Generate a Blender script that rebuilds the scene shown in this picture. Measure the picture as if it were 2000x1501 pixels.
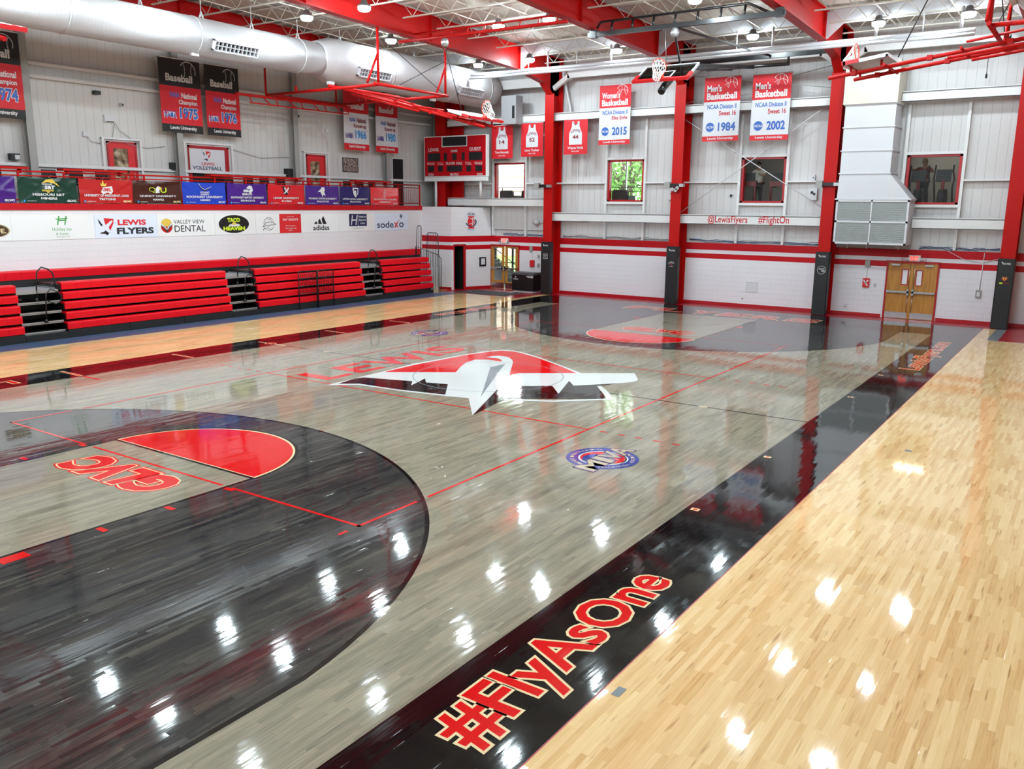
import bpy, math, random
from mathutils import Vector, Matrix
from mathutils.geometry import tessellate_polygon
random.seed(7)
PI = math.pi
sc = bpy.context.scene
col = sc.collection
for o in list(bpy.data.objects):
    bpy.data.objects.remove(o)

# ------------------------------------------------------------------ camera
def make_camera():
    yaw, pit, rol, f = -0.6006, -0.2082, 0.0087, 1659.54
    fw = Vector((math.sin(yaw)*math.cos(pit), math.cos(yaw)*math.cos(pit), math.sin(pit)))
    rt = Vector((math.cos(yaw), -math.sin(yaw), 0)); up = rt.cross(fw)
    r2 = rt*math.cos(rol)+up*math.sin(rol); u2 = up*math.cos(rol)-rt*math.sin(rol)
    cd = bpy.data.cameras.new('camera'); cam = bpy.data.objects.new('camera', cd); col.objects.link(cam)
    m = Matrix((r2, u2, -fw)).transposed().to_4x4(); m.translation = (11.9678, -16.4327, 4.0712)
    cam.matrix_world = m
    cd.sensor_width = 36; cd.sensor_fit = 'HORIZONTAL'; cd.lens = 36*f/2000
    cd.clip_start = .05; cd.clip_end = 200
    sc.camera = cam
make_camera()
# ------------------------------------------------------------------ light settings
LAMP = 330.0          # radiance of the high-bay lamps
SKY = 6.5             # overcast sky outside the windows
vs = sc.view_settings
vs.view_transform = 'Standard'; vs.look = 'None'; vs.gamma = 1; vs.use_curve_mapping = False
vs.exposure = 0.0
sc.cycles.use_denoising = True
sc.cycles.max_bounces = 7; sc.cycles.diffuse_bounces = 4; sc.cycles.glossy_bounces = 4
sc.cycles.transparent_max_bounces = 10; sc.cycles.sample_clamp_indirect = 6
sc.cycles.caustics_reflective = False; sc.cycles.caustics_refractive = False
w = bpy.data.worlds.new('sky'); sc.world = w; w.use_nodes = True
bg = w.node_tree.nodes['Background']; bg.inputs[0].default_value = (.93, .97, 1, 1); bg.inputs[1].default_value = SKY

# ------------------------------------------------------------------ materials
def lin(c):
    return tuple((v/255/12.92 if v/255 <= .04045 else ((v/255+.055)/1.055)**2.4) for v in c)
MATS = {}
def pm(name, rgb, rough=.5, metal=0.0, spec=.5, emit=0.0):
    if name in MATS: return MATS[name]
    m = bpy.data.materials.new(name); m.use_nodes = True
    b = m.node_tree.nodes['Principled BSDF']; c = lin(rgb)+(1,)
    b.inputs['Base Color'].default_value = c; b.inputs['Roughness'].default_value = rough
    b.inputs['Metallic'].default_value = metal; b.inputs['Specular IOR Level'].default_value = spec
    if emit:
        b.inputs['Emission Color'].default_value = c; b.inputs['Emission Strength'].default_value = emit
    m.diffuse_color = c; MATS[name] = m
    return m
class NT:
    def __init__(s, name):
        s.m = bpy.data.materials.new(name); s.m.use_nodes = True; s.t = s.m.node_tree; s.b = s.t.nodes['Principled BSDF']; MATS[name] = s.m
    def n(s, typ, **kw):
        nd = s.t.nodes.new(typ)
        for k, v in kw.items(): setattr(nd, k, v)
        return nd
    def l(s, a, b): s.t.links.new(a, b)
    def put(s, v, sock):
        if hasattr(v, 'is_output') or isinstance(v, bpy.types.NodeSocket): s.l(v, sock)
        else: sock.default_value = v
    def math(s, op, a, b=None, c=None):
        nd = s.n('ShaderNodeMath', operation=op); s.put(a, nd.inputs[0])
        if b is not None: s.put(b, nd.inputs[1])
        if c is not None: s.put(c, nd.inputs[2])
        return nd.outputs[0]
    def comb(s, x, y, z=0.0):
        nd = s.n('ShaderNodeCombineXYZ'); s.put(x, nd.inputs[0]); s.put(y, nd.inputs[1]); s.put(z, nd.inputs[2]); return nd.outputs[0]
    def noise(s, v, scale=1.0, detail=2.0):
        nd = s.n('ShaderNodeTexNoise'); s.l(v, nd.inputs['Vector']); nd.inputs['Scale'].default_value = scale; nd.inputs['Detail'].default_value = detail
        return nd.outputs[0]
    def ramp(s, f, stops):
        nd = s.n('ShaderNodeValToRGB'); s.l(f, nd.inputs[0]); e = nd.color_ramp.elements
        while len(e) < len(stops): e.new(.5)
        for k, (p, c) in enumerate(stops): e[k].position = p; e[k].color = lin(c)+(1,)
        return nd.outputs[0]
    def mix(s, f, a, b, typ='MIX'):
        nd = s.n('ShaderNodeMix', data_type='RGBA', blend_type=typ); s.put(f, nd.inputs[0]); s.put(a, nd.inputs[6]); s.put(b, nd.inputs[7]); return nd.outputs[2]
    def xyz(s):
        tc = s.n('ShaderNodeTexCoord'); sp = s.n('ShaderNodeSeparateXYZ'); s.l(tc.outputs['Object'], sp.inputs[0]); return sp.outputs
    def bump(s, h, dist=1.0, strength=1.0):
        nd = s.n('ShaderNodeBump'); s.l(h, nd.inputs['Height']); nd.inputs['Distance'].default_value = dist; nd.inputs['Strength'].default_value = strength
        s.l(nd.outputs[0], s.b.inputs['Normal'])

def floor_mat(name, stops=None, solid=None, dark=None, rough=.05, streak=0.0, rw=.5):
    """varnished strip floor: planks run along y, 57 mm wide"""
    t = NT(name); x, y, z = t.xyz()
    W = .057
    xs = t.math('DIVIDE', x, W); row = t.math('FLOOR', xs); fx = t.math('FRACT', xs)
    wn = t.n('ShaderNodeTexWhiteNoise', noise_dimensions='1D'); t.l(row, wn.inputs['W'])
    yy = t.math('MULTIPLY_ADD', wn.outputs[0], 9.0, t.math('DIVIDE', y, .62)); idx = t.math('FLOOR', yy)
    wn2 = t.n('ShaderNodeTexWhiteNoise', noise_dimensions='2D'); t.l(t.comb(row, idx), wn2.inputs['Vector'])
    r = wn2.outputs[0]
    if solid is None:
        g = t.noise(t.comb(t.math('MULTIPLY', x, 46.0), t.math('MULTIPLY', y, 2.6), t.math('MULTIPLY', r, 20.0)), 1.0, 3.0)
        big = t.noise(t.comb(t.math('MULTIPLY', x, 5.0), t.math('MULTIPLY', y, .45), 3.0), 1.0, 3.0)
        f = t.math('ADD', t.math('MULTIPLY', r, rw), t.math('MULTIPLY', g, 1-rw))
        if streak: f = t.math('ADD', t.math('MULTIPLY', f, 1-streak), t.math('MULTIPLY', big, streak))
        c = t.ramp(f, stops)
        if dark:
            k = t.noise(t.comb(t.math('MULTIPLY', x, 22.0), t.math('MULTIPLY', y, 1.9), t.math('MULTIPLY', row, 3.7)), 1.0, 2.0)
            mask = t.math('MULTIPLY', t.math('SMOOTH_MIN', t.math('MAXIMUM', t.math('MULTIPLY', t.math('SUBTRACT', k, .64), 9.0), 0.0), 1.0, .1), .65)
            c = t.mix(mask, c, lin(dark)+(1,))
        seam = t.math('LESS_THAN', fx, .035)
        c = t.mix(t.math('MULTIPLY', seam, .16), c, (.05, .03, .02, 1))
        t.l(c, t.b.inputs['Base Color'])
    else:
        t.b.inputs['Base Color'].default_value = lin(solid)+(1,)
    t.b.inputs['Roughness'].default_value = rough; t.b.inputs['Specular IOR Level'].default_value = .4
    tilt = t.math('MULTIPLY', t.math('MULTIPLY', t.math('SUBTRACT', fx, .5), t.math('SUBTRACT', r, .5)), .0008)
    wave = t.math('MULTIPLY', t.noise(t.comb(t.math('MULTIPLY', x, 16.0), t.math('MULTIPLY', y, 2.2)), 1.0, 2.0), .00042)
    t.bump(t.math('ADD', tilt, wave))
    return t.m
FM = {}
FM['maple'] = floor_mat('maple_floor', [(.1, (196, 148, 94)), (.3, (217, 176, 122)), (.5, (226, 188, 136)), (.72, (233, 199, 148)), (.95, (238, 208, 162))], dark=(150, 98, 52))
FM['stain'] = floor_mat('grey_stained_floor', [(.26, (104, 99, 86)), (.42, (126, 120, 104)), (.55, (142, 134, 116)), (.74, (160, 150, 128))], streak=.4, rw=.28)
FM['dark'] = floor_mat('dark_stained_floor', [(.28, (24, 24, 27)), (.42, (42, 42, 44)), (.55, (58, 57, 55)), (.72, (86, 82, 76))], streak=.4, rw=.28)
FM['black'] = floor_mat('black_floor_paint', solid=(12, 12, 14))
FM['red'] = floor_mat('red_floor_paint', solid=(208, 16, 20))
FM['redline'] = floor_mat('red_line_paint', solid=(205, 24, 24))
FM['cream'] = floor_mat('cream_floor_outline', solid=(226, 200, 158))
FM['tan'] = floor_mat('tan_floor_plate', solid=(176, 160, 132))
FM['white'] = floor_mat('white_floor_paint', solid=(205, 207, 206))
FM['grey'] = floor_mat('grey_floor_paint', solid=(132, 138, 142))
FM['blue'] = floor_mat('blue_floor_paint', solid=(36, 50, 132))
FM['purple'] = floor_mat('purple_floor_paint', solid=(70, 40, 110))
FM['slate'] = floor_mat('slate_blue_floor_paint', solid=(62, 82, 112), rough=.35)
FM['redmat'] = floor_mat('red_rubber_floor', solid=(150, 16, 30), rough=.3)
FM['darkmat'] = pm('charcoal_carpet', (62, 62, 66), .9)

def siding_mat(name, axis, rgb):
    t = NT(name); o = t.xyz(); a = o[0] if axis == 'x' else o[1]
    f = t.math('FRACT', t.math('DIVIDE', a, .3048)); g = t.math('LESS_THAN', f, .045)
    n = t.noise(t.comb(o[0], o[1], o[2]), .6, 3.0)
    c = t.mix(n, lin(tuple(v*.95 for v in rgb))+(1,), lin(rgb)+(1,))
    t.l(t.mix(t.math('MULTIPLY', g, .42), c, (.2, .2, .2, 1)), t.b.inputs['Base Color'])
    t.b.inputs['Roughness'].default_value = .45
    t.bump(t.math('MULTIPLY', g, -.006)); return t.m
def block_mat(name, rgb, axis='x'):
    """painted concrete block, faint joints"""
    t = NT(name); o = t.xyz(); a = o[0] if axis == 'x' else o[1]
    zr = t.math('DIVIDE', o[2], .2032); row = t.math('FLOOR', zr); fz = t.math('FRACT', zr)
    fa = t.math('FRACT', t.math('ADD', t.math('DIVIDE', a, .4064), t.math('MULTIPLY', t.math('MODULO', row, 2.0), .5)))
    j = t.math('MAXIMUM', t.math('LESS_THAN', fz, .05), t.math('LESS_THAN', fa, .025))
    n = t.noise(t.comb(o[0], o[1], o[2]), .9, 3.0)
    c = t.mix(n, lin(tuple(v*.97 for v in rgb))+(1,), lin(rgb)+(1,))
    t.l(t.mix(t.math('MULTIPLY', j, .07), c, (.25, .25, .25, 1)), t.b.inputs['Base Color'])
    t.b.inputs['Roughness'].default_value = .5
    t.bump(t.math('MULTIPLY', j, -.002)); return t.m
def wood_mat(name, a, b, axis=0):
    t = NT(name); o = t.xyz()
    n = t.noise(t.comb(t.math('MULTIPLY', o[0], 14.0), t.math('MULTIPLY', o[1], 14.0), t.math('MULTIPLY', o[2], 1.3)), 1.0, 4.0)
    t.l(t.ramp(n, [(.3, a), (.7, b)]), t.b.inputs['Base Color']); t.b.inputs['Roughness'].default_value = .35; return t.m
def glass_mat(name, tint=(1, 1, 1), refl=1.0):
    m = bpy.data.materials.new(name); m.use_nodes = True; nt = m.node_tree; nt.nodes.remove(nt.nodes['Principled BSDF'])
    tr = nt.nodes.new('ShaderNodeBsdfTransparent'); tr.inputs[0].default_value = tuple(tint)+(1,)
    gl = nt.nodes.new('ShaderNodeBsdfGlossy'); gl.inputs['Roughness'].default_value = .02
    fr = nt.nodes.new('ShaderNodeFresnel'); fr.inputs[0].default_value = 1.45
    mx = nt.nodes.new('ShaderNodeMixShader'); nt.links.new(fr.outputs[0], mx.inputs[0]); nt.links.new(tr.outputs[0], mx.inputs[1]); nt.links.new(gl.outputs[0], mx.inputs[2])
    nt.links.new(mx.outputs[0], nt.nodes['Material Output'].inputs[0]); MATS[name] = m; return m
def mottled_mat(name, stops, scale=12.0, rough=.5, detail=3.0):
    t = NT(name); tc = t.n('ShaderNodeTexCoord')
    n = t.noise(tc.outputs['Object'], scale, detail)
    t.l(t.ramp(n, stops), t.b.inputs['Base Color']); t.b.inputs['Roughness'].default_value = rough; return t.m
def duct_mat():
    t = NT('white_spiral_duct'); o = t.xyz()
    f = t.math('FRACT', t.math('DIVIDE', o[1], .11)); g = t.math('LESS_THAN', f, .12)
    t.b.inputs['Base Color'].default_value = lin((178, 176, 177))+(1,); t.b.inputs['Roughness'].default_value = .38
    t.bump(t.math('MULTIPLY', g, .004)); return t.m
def deck_mat():
    t = NT('roof_liner'); o = t.xyz()
    f = t.math('FRACT', t.math('DIVIDE', o[0], .61)); g = t.math('LESS_THAN', f, .05)
    n = t.noise(t.comb(o[0], o[1], 0.0), .8, 3.0)
    c = t.mix(n, lin((176, 168, 156))+(1,), lin((198, 190, 180))+(1,))
    t.l(t.mix(t.math('MULTIPLY', g, .4), c, (.12, .11, .1, 1)), t.b.inputs['Base Color']); t.b.inputs['Roughness'].default_value = .7
    return t.m

P = dict(
    siding_x=siding_mat('far_wall_siding', 'x', (205, 202, 202)), siding_y=siding_mat('left_wall_siding', 'y', (205, 204, 202)),
    block_x=block_mat('white_block_x', (222, 219, 224), 'x'), block_y=block_mat('white_block_y', (222, 219, 222), 'y'),
    blockred=pm('red_block_paint', (180, 6, 22), .45, 0, .25), base=pm('red_base_vinyl', (165, 8, 24), .35),
    steel=pm('red_steel_paint', (176, 10, 8), .45, 0, .2), whitesteel=pm('white_steel_paint', (214, 212, 212), .42),
    greysteel=pm('grey_steel_paint', (150, 150, 148), .5), joist=pm('cream_joist_paint', (196, 188, 176), .55),
    deck=deck_mat(), duct=duct_mat(), dark=pm('black_void', (8, 8, 9), .8), black=pm('black_paint', (16, 16, 18), .35),
    pad=pm('black_vinyl_pad', (20, 21, 24), .42), seat=pm('red_seat_plastic', (212, 10, 28), .42, 0, .2), seatdark=pm('bleacher_black', (14, 14, 15), .5),
    tread=pm('bleacher_grey_deck', (140, 148, 152), .45), chrome=pm('brushed_steel', (190, 190, 192), .25, 1.0),
    alu=pm('anodised_aluminium', (176, 178, 180), .35, .8), white=pm('white_paint', (202, 202, 206), .45), offwhite=pm('white_vinyl', (226, 227, 228), .4),
    bluewhite=pm('pale_blue_vinyl', (214, 222, 240), .4), red=pm('red_print', (204, 22, 30), .5), redfab=pm('red_banner_cloth', (200, 20, 34), .6),
    blackfab=pm('black_banner_cloth', (22, 21, 22), .6), whitefab=pm('white_banner_cloth', (204, 204, 209), .6), fabtxt=pm('white_print', (212, 212, 214), .6),
    navy=pm('navy_print', (22, 28, 78), .5), blue=pm('blue_print', (40, 90, 170), .5), skyblue=pm('bright_blue_print', (40, 140, 205), .5), dkred=pm('dark_red_print', (120, 14, 24), .5),
    green=pm('green_print', (64, 150, 70), .5), lime=pm('lime_print', (196, 220, 40), .5), grey=pm('grey_print', (120, 120, 122), .5), orange=pm('orange_rim_paint', (226, 70, 24), .4),
    gold=pm('gold_print', (214, 180, 70), .5), brown=pm('brown_print', (66, 40, 22), .5), cream=pm('cream_print', (220, 205, 150), .5), net=pm('white_net_cord', (232, 230, 226), .7),
    wood=wood_mat('oak_door_veneer', (160, 104, 40), (188, 132, 58)), glass=glass_mat('clear_glass', (.94, .96, .96)), board=glass_mat('backboard_glass', (.86, .89, .89)),
    segment=pm('unlit_led_segment', (52, 58, 62), .4), led=pm('exit_letters', (255, 60, 40), .5, 0, .5, 2.2), box=pm('grey_plastic', (150, 150, 146), .5),
    cable=pm('blue_cable', (60, 80, 120), .5), lamp=pm('lamp_lens', (230, 249, 255), .5, 0, .5, LAMP), housing=pm('grey_lamp_housing', (110, 110, 112), .5),
    ahu=pm('galvanised_box', (150, 150, 152), .45), beige=pm('beige_duct_wrap', (206, 200, 186), .6), louvre=pm('grille_grey', (176, 180, 180), .5),
    skin=pm('skin', (196, 142, 112), .55), hair_d=pm('dark_hair', (34, 26, 22), .6), hair_b=pm('blond_hair', (178, 140, 86), .6), shirt_w=pm('white_cotton', (226, 222, 214), .8), shirt_r=pm('red_cotton', (130, 16, 26), .8), trousers=pm('dark_trousers', (30, 32, 38), .8),
    rubber=pm('dark_rubber', (26, 26, 28), .6), redmachine=pm('dark_red_enamel', (110, 14, 22), .35),
    fitwall=pm('fitness_room_wall', (150, 150, 152), .7), fitfloor=pm('fitness_room_floor', (70, 72, 80), .5), glow=pm('ceiling_lamp_panel', (255, 244, 214), .5, 0, .5, 13.0),
    hallfloor=pm('hall_floor', (190, 196, 204), .25), brick=pm('red_brick', (196, 168, 158), .8), grass=pm('lawn', (120, 170, 80), .9),
    bark=mottled_mat('bark', [(.3, (70, 60, 50)), (.7, (112, 100, 86))], 6.0, .9), leaf=mottled_mat('leaves', [(.3, (70, 120, 50)), (.7, (150, 200, 110))], 3.0, .7),
    photos=mottled_mat('photo_collage', [(.3, (30, 26, 26)), (.5, (110, 92, 84)), (.68, (200, 190, 184))], 26.0, .3, 1.0),
    doorview=mottled_mat('room_behind_door_glass', [(.3, (60, 44, 36)), (.5, (130, 110, 84)), (.7, (190, 176, 150))], 5.0, .15, 1.0),
)
VINYL = {k: pm('vinyl_'+k, c, .22) for k, c in dict(purple=(62, 20, 112), green=(14, 52, 40), redorange=(176, 30, 28), brown=(64, 30, 20), blue=(28, 62, 178), violet=(66, 22, 124), scarlet=(200, 24, 34), purple2=(64, 26, 122), navy=(28, 22, 92), crimson=(214, 26, 34)).items()}

# ------------------------------------------------------------------ mesh helpers
def V(*a): return Vector(a)
class MB:
    def __init__(s): s.v = []; s.f = []; s.m = []; s.s = []; s.mats = []
    def mi(s, m):
        if m not in s.mats: s.mats.append(m)
        return s.mats.index(m)
    def face(s, idx, m, sm=False): s.f.append(idx); s.m.append(s.mi(m)); s.s.append(sm)
    def poly(s, pts, m):
        pts = [Vector(p) for p in pts]; b = len(s.v); s.v += pts
        if len(pts) <= 4: s.face(tuple(range(b, b+len(pts))), m)
        else:
            n = sum((pts[i].cross(pts[(i+1) % len(pts)]) for i in range(len(pts))), Vector())
            for t in tessellate_polygon([pts]):
                a, bb, c = t
                if (pts[bb]-pts[a]).cross(pts[c]-pts[a]).dot(n) < 0: bb, c = c, bb
                s.face((b+a, b+bb, b+c), m)
    def box(s, x0, x1, y0, y1, z0, z1, m):
        x0, x1 = min(x0, x1), max(x0, x1); y0, y1 = min(y0, y1), max(y0, y1); z0, z1 = min(z0, z1), max(z0, z1)
        s.obox(V(x0, y0, z0), V(x1-x0, 0, 0), V(0, y1-y0, 0), V(0, 0, z1-z0), m)
    def obox(s, o, a, b, c, m):
        o, a, b, c = Vector(o), Vector(a), Vector(b), Vector(c)
        if a.cross(b).dot(c) < 0: a, b = b, a
        k = len(s.v); s.v += [o, o+a, o+a+b, o+b, o+c, o+a+c, o+a+b+c, o+b+c]
        for q in ((3, 2, 1, 0), (4, 5, 6, 7), (0, 1, 5, 4), (1, 2, 6, 5), (2, 3, 7, 6), (3, 0, 4, 7)): s.face(tuple(k+i for i in q), m)
    def bar(s, p, q, w, h, m, up=(0, 0, 1)):
        p, q = Vector(p), Vector(q); d = (q-p).normalized(); up = Vector(up)
        if abs(d.dot(up)) > .98: up = V(1, 0, 0)
        a = d.cross(up).normalized(); u = a.cross(d)
        s.obox(p-a*w/2-u*h/2, q-p, a*w, u*h, m)
    def tube(s, pts, r, m, n=8, caps=True):
        pts = [Vector(p) for p in pts]; b = len(s.v); N = len(pts); ref = V(0, 0, 1); prev = None
        for i, p in enumerate(pts):
            d = (pts[min(i+1, N-1)]-pts[max(i-1, 0)]).normalized()
            if prev is None:
                a = d.cross(ref)
                if a.length < .1: a = d.cross(V(1, 0, 0))
            else: a = prev-d*prev.dot(d)
            a.normalize(); prev = a; c = d.cross(a)
            rr = r[i] if isinstance(r, (list, tuple)) else r
            for k in range(n):
                t = 2*PI*k/n; s.v.append(p+(a*math.cos(t)+c*math.sin(t))*rr)
        for i in range(N-1):
            for k in range(n):
                s.face((b+i*n+k, b+i*n+(k+1) % n, b+(i+1)*n+(k+1) % n, b+(i+1)*n+k), m, True)
        if caps:
            s.face(tuple(b+k for k in reversed(range(n))), m); s.face(tuple(b+(N-1)*n+k for k in range(n)), m)
    def ring(s, c, a, b, r, th, m, n=24, k=6, t0=0, t1=2*PI):
        c, a, b = Vector(c), Vector(a).normalized(), Vector(b).normalized()
        s.tube([c+(a*math.cos(t0+(t1-t0)*i/n)+b*math.sin(t0+(t1-t0)*i/n))*r for i in range(n+1)], th, m, k, False)
    def lathe(s, c, prof, m, n=20, axis=(0, 0, 1), bottom=True):
        """prof: list of (radius, height along axis)"""
        ax = Vector(axis).normalized(); a = ax.cross(V(0, 1, 0) if abs(ax.y) < .9 else V(1, 0, 0)).normalized(); bb = ax.cross(a); c = Vector(c)
        b0 = len(s.v)
        for r, h in prof:
            for k in range(n):
                t = 2*PI*k/n; s.v.append(c+ax*h+(a*math.cos(t)+bb*math.sin(t))*max(r, 1e-4))
        for i in range(len(prof)-1):
            for k in range(n): s.face((b0+i*n+k, b0+i*n+(k+1) % n, b0+(i+1)*n+(k+1) % n, b0+(i+1)*n+k), m, True)
        if bottom: s.face(tuple(b0+k for k in reversed(range(n))), m)
        s.face(tuple(b0+(len(prof)-1)*n+k for k in range(n)), m)
    def extrude(s, prof, d, m, close=True):
        """prof: list of 3D points (planar), d: vector"""
        prof = [Vector(p) for p in prof]; d = Vector(d); n = len(prof)
        nn = sum((prof[i].cross(prof[(i+1) % n]) for i in range(n)), Vector())
        if nn.dot(d) > 0: prof.reverse()
        s.poly(prof, m); s.poly([p+d for p in reversed(prof)], m)
        b = len(s.v); s.v += prof+[p+d for p in prof]
        for i in range(n): s.face((b+(i+1) % n, b+i, b+n+i, b+n+(i+1) % n), m)
    def build(s, name, parent=None, origin=None, smooth=False):
        me = bpy.data.meshes.new(name)
        if parent is not None: off = wloc(parent)
        elif origin is not None: off = Vector(origin)
        else:
            xs = [p.x for p in s.v]; ys = [p.y for p in s.v]; zs = [p.z for p in s.v]
            off = V((min(xs)+max(xs))/2, (min(ys)+max(ys))/2, min(zs))
        me.from_pydata([tuple(p-off) for p in s.v], [], s.f)
        for m in s.mats: me.materials.append(m)
        me.polygons.foreach_set('material_index', s.m); me.polygons.foreach_set('use_smooth', [x or smooth for x in s.s])
        me.update()
        o = bpy.data.objects.new(name, me); col.objects.link(o)
        if parent is not None: o.parent = parent
        else: o.location = off
        return o
def wloc(o):
    v = Vector((0, 0, 0))
    while o is not None: v += o.location; o = o.parent
    return v
def tag(o, label, cat, group=None, kind=None):
    o['label'] = label; o['category'] = cat
    if group: o['group'] = group
    o['kind'] = kind or 'thing'
    return o
def thing(name, label, cat, loc, group=None):
    o = bpy.data.objects.new(name, None); o.empty_display_size = .1; col.objects.link(o); o.location = loc
    return tag(o, label, cat, group)
def struct(mb, name, origin=(0, 0, 0), parent=None):
    o = mb.build(name, parent=parent, origin=None if parent else origin)
    if parent is None: o['kind'] = 'structure'
    return o

# text set with Blender's own built-in font, turned into mesh polygons
_TX = {}
def glyphs(s, off=0.0, res=3):
    k = (s, round(off, 4))
    if k not in _TX:
        cu = bpy.data.curves.new('t', 'FONT'); cu.body = s; cu.size = 1; cu.offset = off; cu.resolution_u = res; cu.fill_mode = 'FRONT'
        ob = bpy.data.objects.new('t', cu); col.objects.link(ob); dg = bpy.context.evaluated_depsgraph_get()
        me = ob.evaluated_get(dg).to_mesh(); vs_ = [v.co.xy.copy() for v in me.vertices]; fs = [tuple(p.vertices) for p in me.polygons]
        ob.evaluated_get(dg).to_mesh_clear(); bpy.data.objects.remove(ob); bpy.data.curves.remove(cu)
        _TX[k] = (vs_, fs)
    return _TX[k]
class Frame:
    """a flat drawing plane: u to the right, v up, n out of it"""
    def __init__(s, mb, o, U, Vv, N=None, step=.0025, base=.0):
        s.mb = mb; s.o = Vector(o); s.U = Vector(U).normalized(); s.V = Vector(Vv).normalized(); s.N = Vector(N) if N else s.U.cross(s.V); s.step = step; s.base = base
    def p(s, u, v, l=1): return s.o+s.U*u+s.V*v+s.N*(s.base+s.step*l)
    def poly(s, pts, m, l=1): s.mb.poly([s.p(a, b, l) for a, b in pts], m)
    def rect(s, u0, u1, v0, v1, m, l=1): s.poly([(u0, v0), (u1, v0), (u1, v1), (u0, v1)], m, l)
    def disc(s, u, v, r, m, l=1, n=32, ry=None, t0=0, t1=2*PI):
        ry = ry or r; full = abs(t1-t0-2*PI) < 1e-6
        pts = [(u+r*math.cos(t0+(t1-t0)*i/n), v+ry*math.sin(t0+(t1-t0)*i/n)) for i in range(n if full else n+1)]
        s.poly(pts, m, l)
    def ringf(s, u, v, r0, r1, m, l=1, n=40, t0=0, t1=2*PI, sy=1.0):
        for i in range(n):
            a, b = t0+(t1-t0)*i/n, t0+(t1-t0)*(i+1)/n
            s.poly([(u+r0*math.cos(a), v+sy*r0*math.sin(a)), (u+r1*math.cos(a), v+sy*r1*math.sin(a)), (u+r1*math.cos(b), v+sy*r1*math.sin(b)), (u+r0*math.cos(b), v+sy*r0*math.sin(b))], m, l)
    def line(s, pts, wd, m, l=1):
        for (a, b), (c, d) in zip(pts, pts[1:]):
            t = Vector((c-a, d-b)); 
            if t.length < 1e-6: continue
            t.normalize(); q = Vector((-t.y, t.x))*wd/2; e = t*wd*.25
            s.poly([(a+q.x-e.x, b+q.y-e.y), (a-q.x-e.x, b-q.y-e.y), (c-q.x+e.x, d-q.y+e.y), (c+q.x+e.x, d+q.y+e.y)], m, l)
    def text(s, t, u0, u1, v0, v1, m, l=2, off=.0, slant=0.0, fit=None, arch=0.0):
        vs0, _ = glyphs(t, fit if fit is not None else off); x0 = min(p.x for p in vs0); x1 = max(p.x for p in vs0); y0 = min(p.y for p in vs0); y1 = max(p.y for p in vs0)
        vs_, fs = glyphs(t, off); b = len(s.mb.v)
        for p in vs_:
            a = (p.x-x0)/(x1-x0); h = (p.y-y0)/(y1-y0)
            s.mb.v.append(s.p(u0+a*(u1-u0)+slant*h*(v1-v0), v0+h*(v1-v0)+arch*(1-(2*a-1)**2), l))
        flip = s.U.cross(s.V).dot(s.N)*(u1-u0)*(v1-v0) < 0
        for f in fs: s.mb.face(tuple(b+i for i in (reversed(f) if flip else f)), m)

# ------------------------------------------------------------------ floor and its paint (children of the floor)
YW, XL, XR, XB = 18.1, -16.8, 15.6, -15.7
def deckz(y): return 11.13-.03*abs(y)
mb = MB(); mb.poly([(XL, -YW, 0), (XR, -YW, 0), (XR, YW, 0), (XL, YW, 0)], FM['maple']); FLOOR = struct(mb, 'floor')
def fpaint(name, fn, layer):
    mb = MB(); fn(Frame(mb, (0, 0, 0), (1, 0, 0), (0, 1, 0), (0, 0, 1), .0004)); return struct(mb, name, parent=FLOOR)
def f_border(F):
    for a in ((-8.93, -7.67, -17.1, 17.1), (7.67, 8.885, -17.1, 17.1), (-7.67, 7.67, 14.325, 17.1), (-7.67, 7.67, -17.1, -14.325)): F.rect(*a, FM['black'], 1)
    for x in (8.885, ): F.rect(x, x+.014, -17.1, 17.1, FM['redmat'], 1)
fpaint('court_border', f_border, 1)
fpaint('court_stain', lambda F: F.rect(-7.67, 7.67, -14.325, 14.325, FM['stain'], 1), 1)
def f_edges(F):
    F.rect(-9.3, 9.28, 17.1, YW, FM['redmat'], 2); F.rect(9.6, XR, 14.1, YW, FM['redmat'], 2); F.rect(9.28, 9.6, 14.1, YW, FM['grey'], 2); F.rect(9.2, XR, 14.06, 14.1, FM['white'], 2)
    F.poly([(-14.0, 15.15), (-9.35, 15.0), (-9.3, 18.1), (-14.0, 18.1)], FM['redmat'], 2)
    F.rect(-13.62, -12.56, -18, 15.0, FM['slate'], 2); F.rect(-12.56, -12.52, -18, 15.0, FM['cream'], 2)
fpaint('painted_margin', f_edges, 2)
R3, YB, XC = 6.75, 12.725, 6.7
def arc3(sg, r, x):
    t = math.acos(min(1, x/r)); return [(r*math.cos(t+(PI-2*t)*i/60), sg*(-YB+r*math.sin(t+(PI-2*t)*i/60))) for i in range(61)]
def f_three(sg):
    def fn(F):
        a = arc3(sg, R3, XC); F.poly([(XC, -sg*14.325)]+a+[(-XC, -sg*14.325)], FM['dark'], 2)
        b = arc3(sg, R3-.06, XC-.06); P0 = [(XC, -sg*14.325)]+a+[(-XC, -sg*14.325)]; P1 = [(XC-.06, -sg*14.325)]+b+[(-XC+.06, -sg*14.325)]
        for i in range(len(P0)-1): F.poly([P0[i], P0[i+1], P1[i+1], P1[i]], FM['black'], 3)
    return fn
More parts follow.
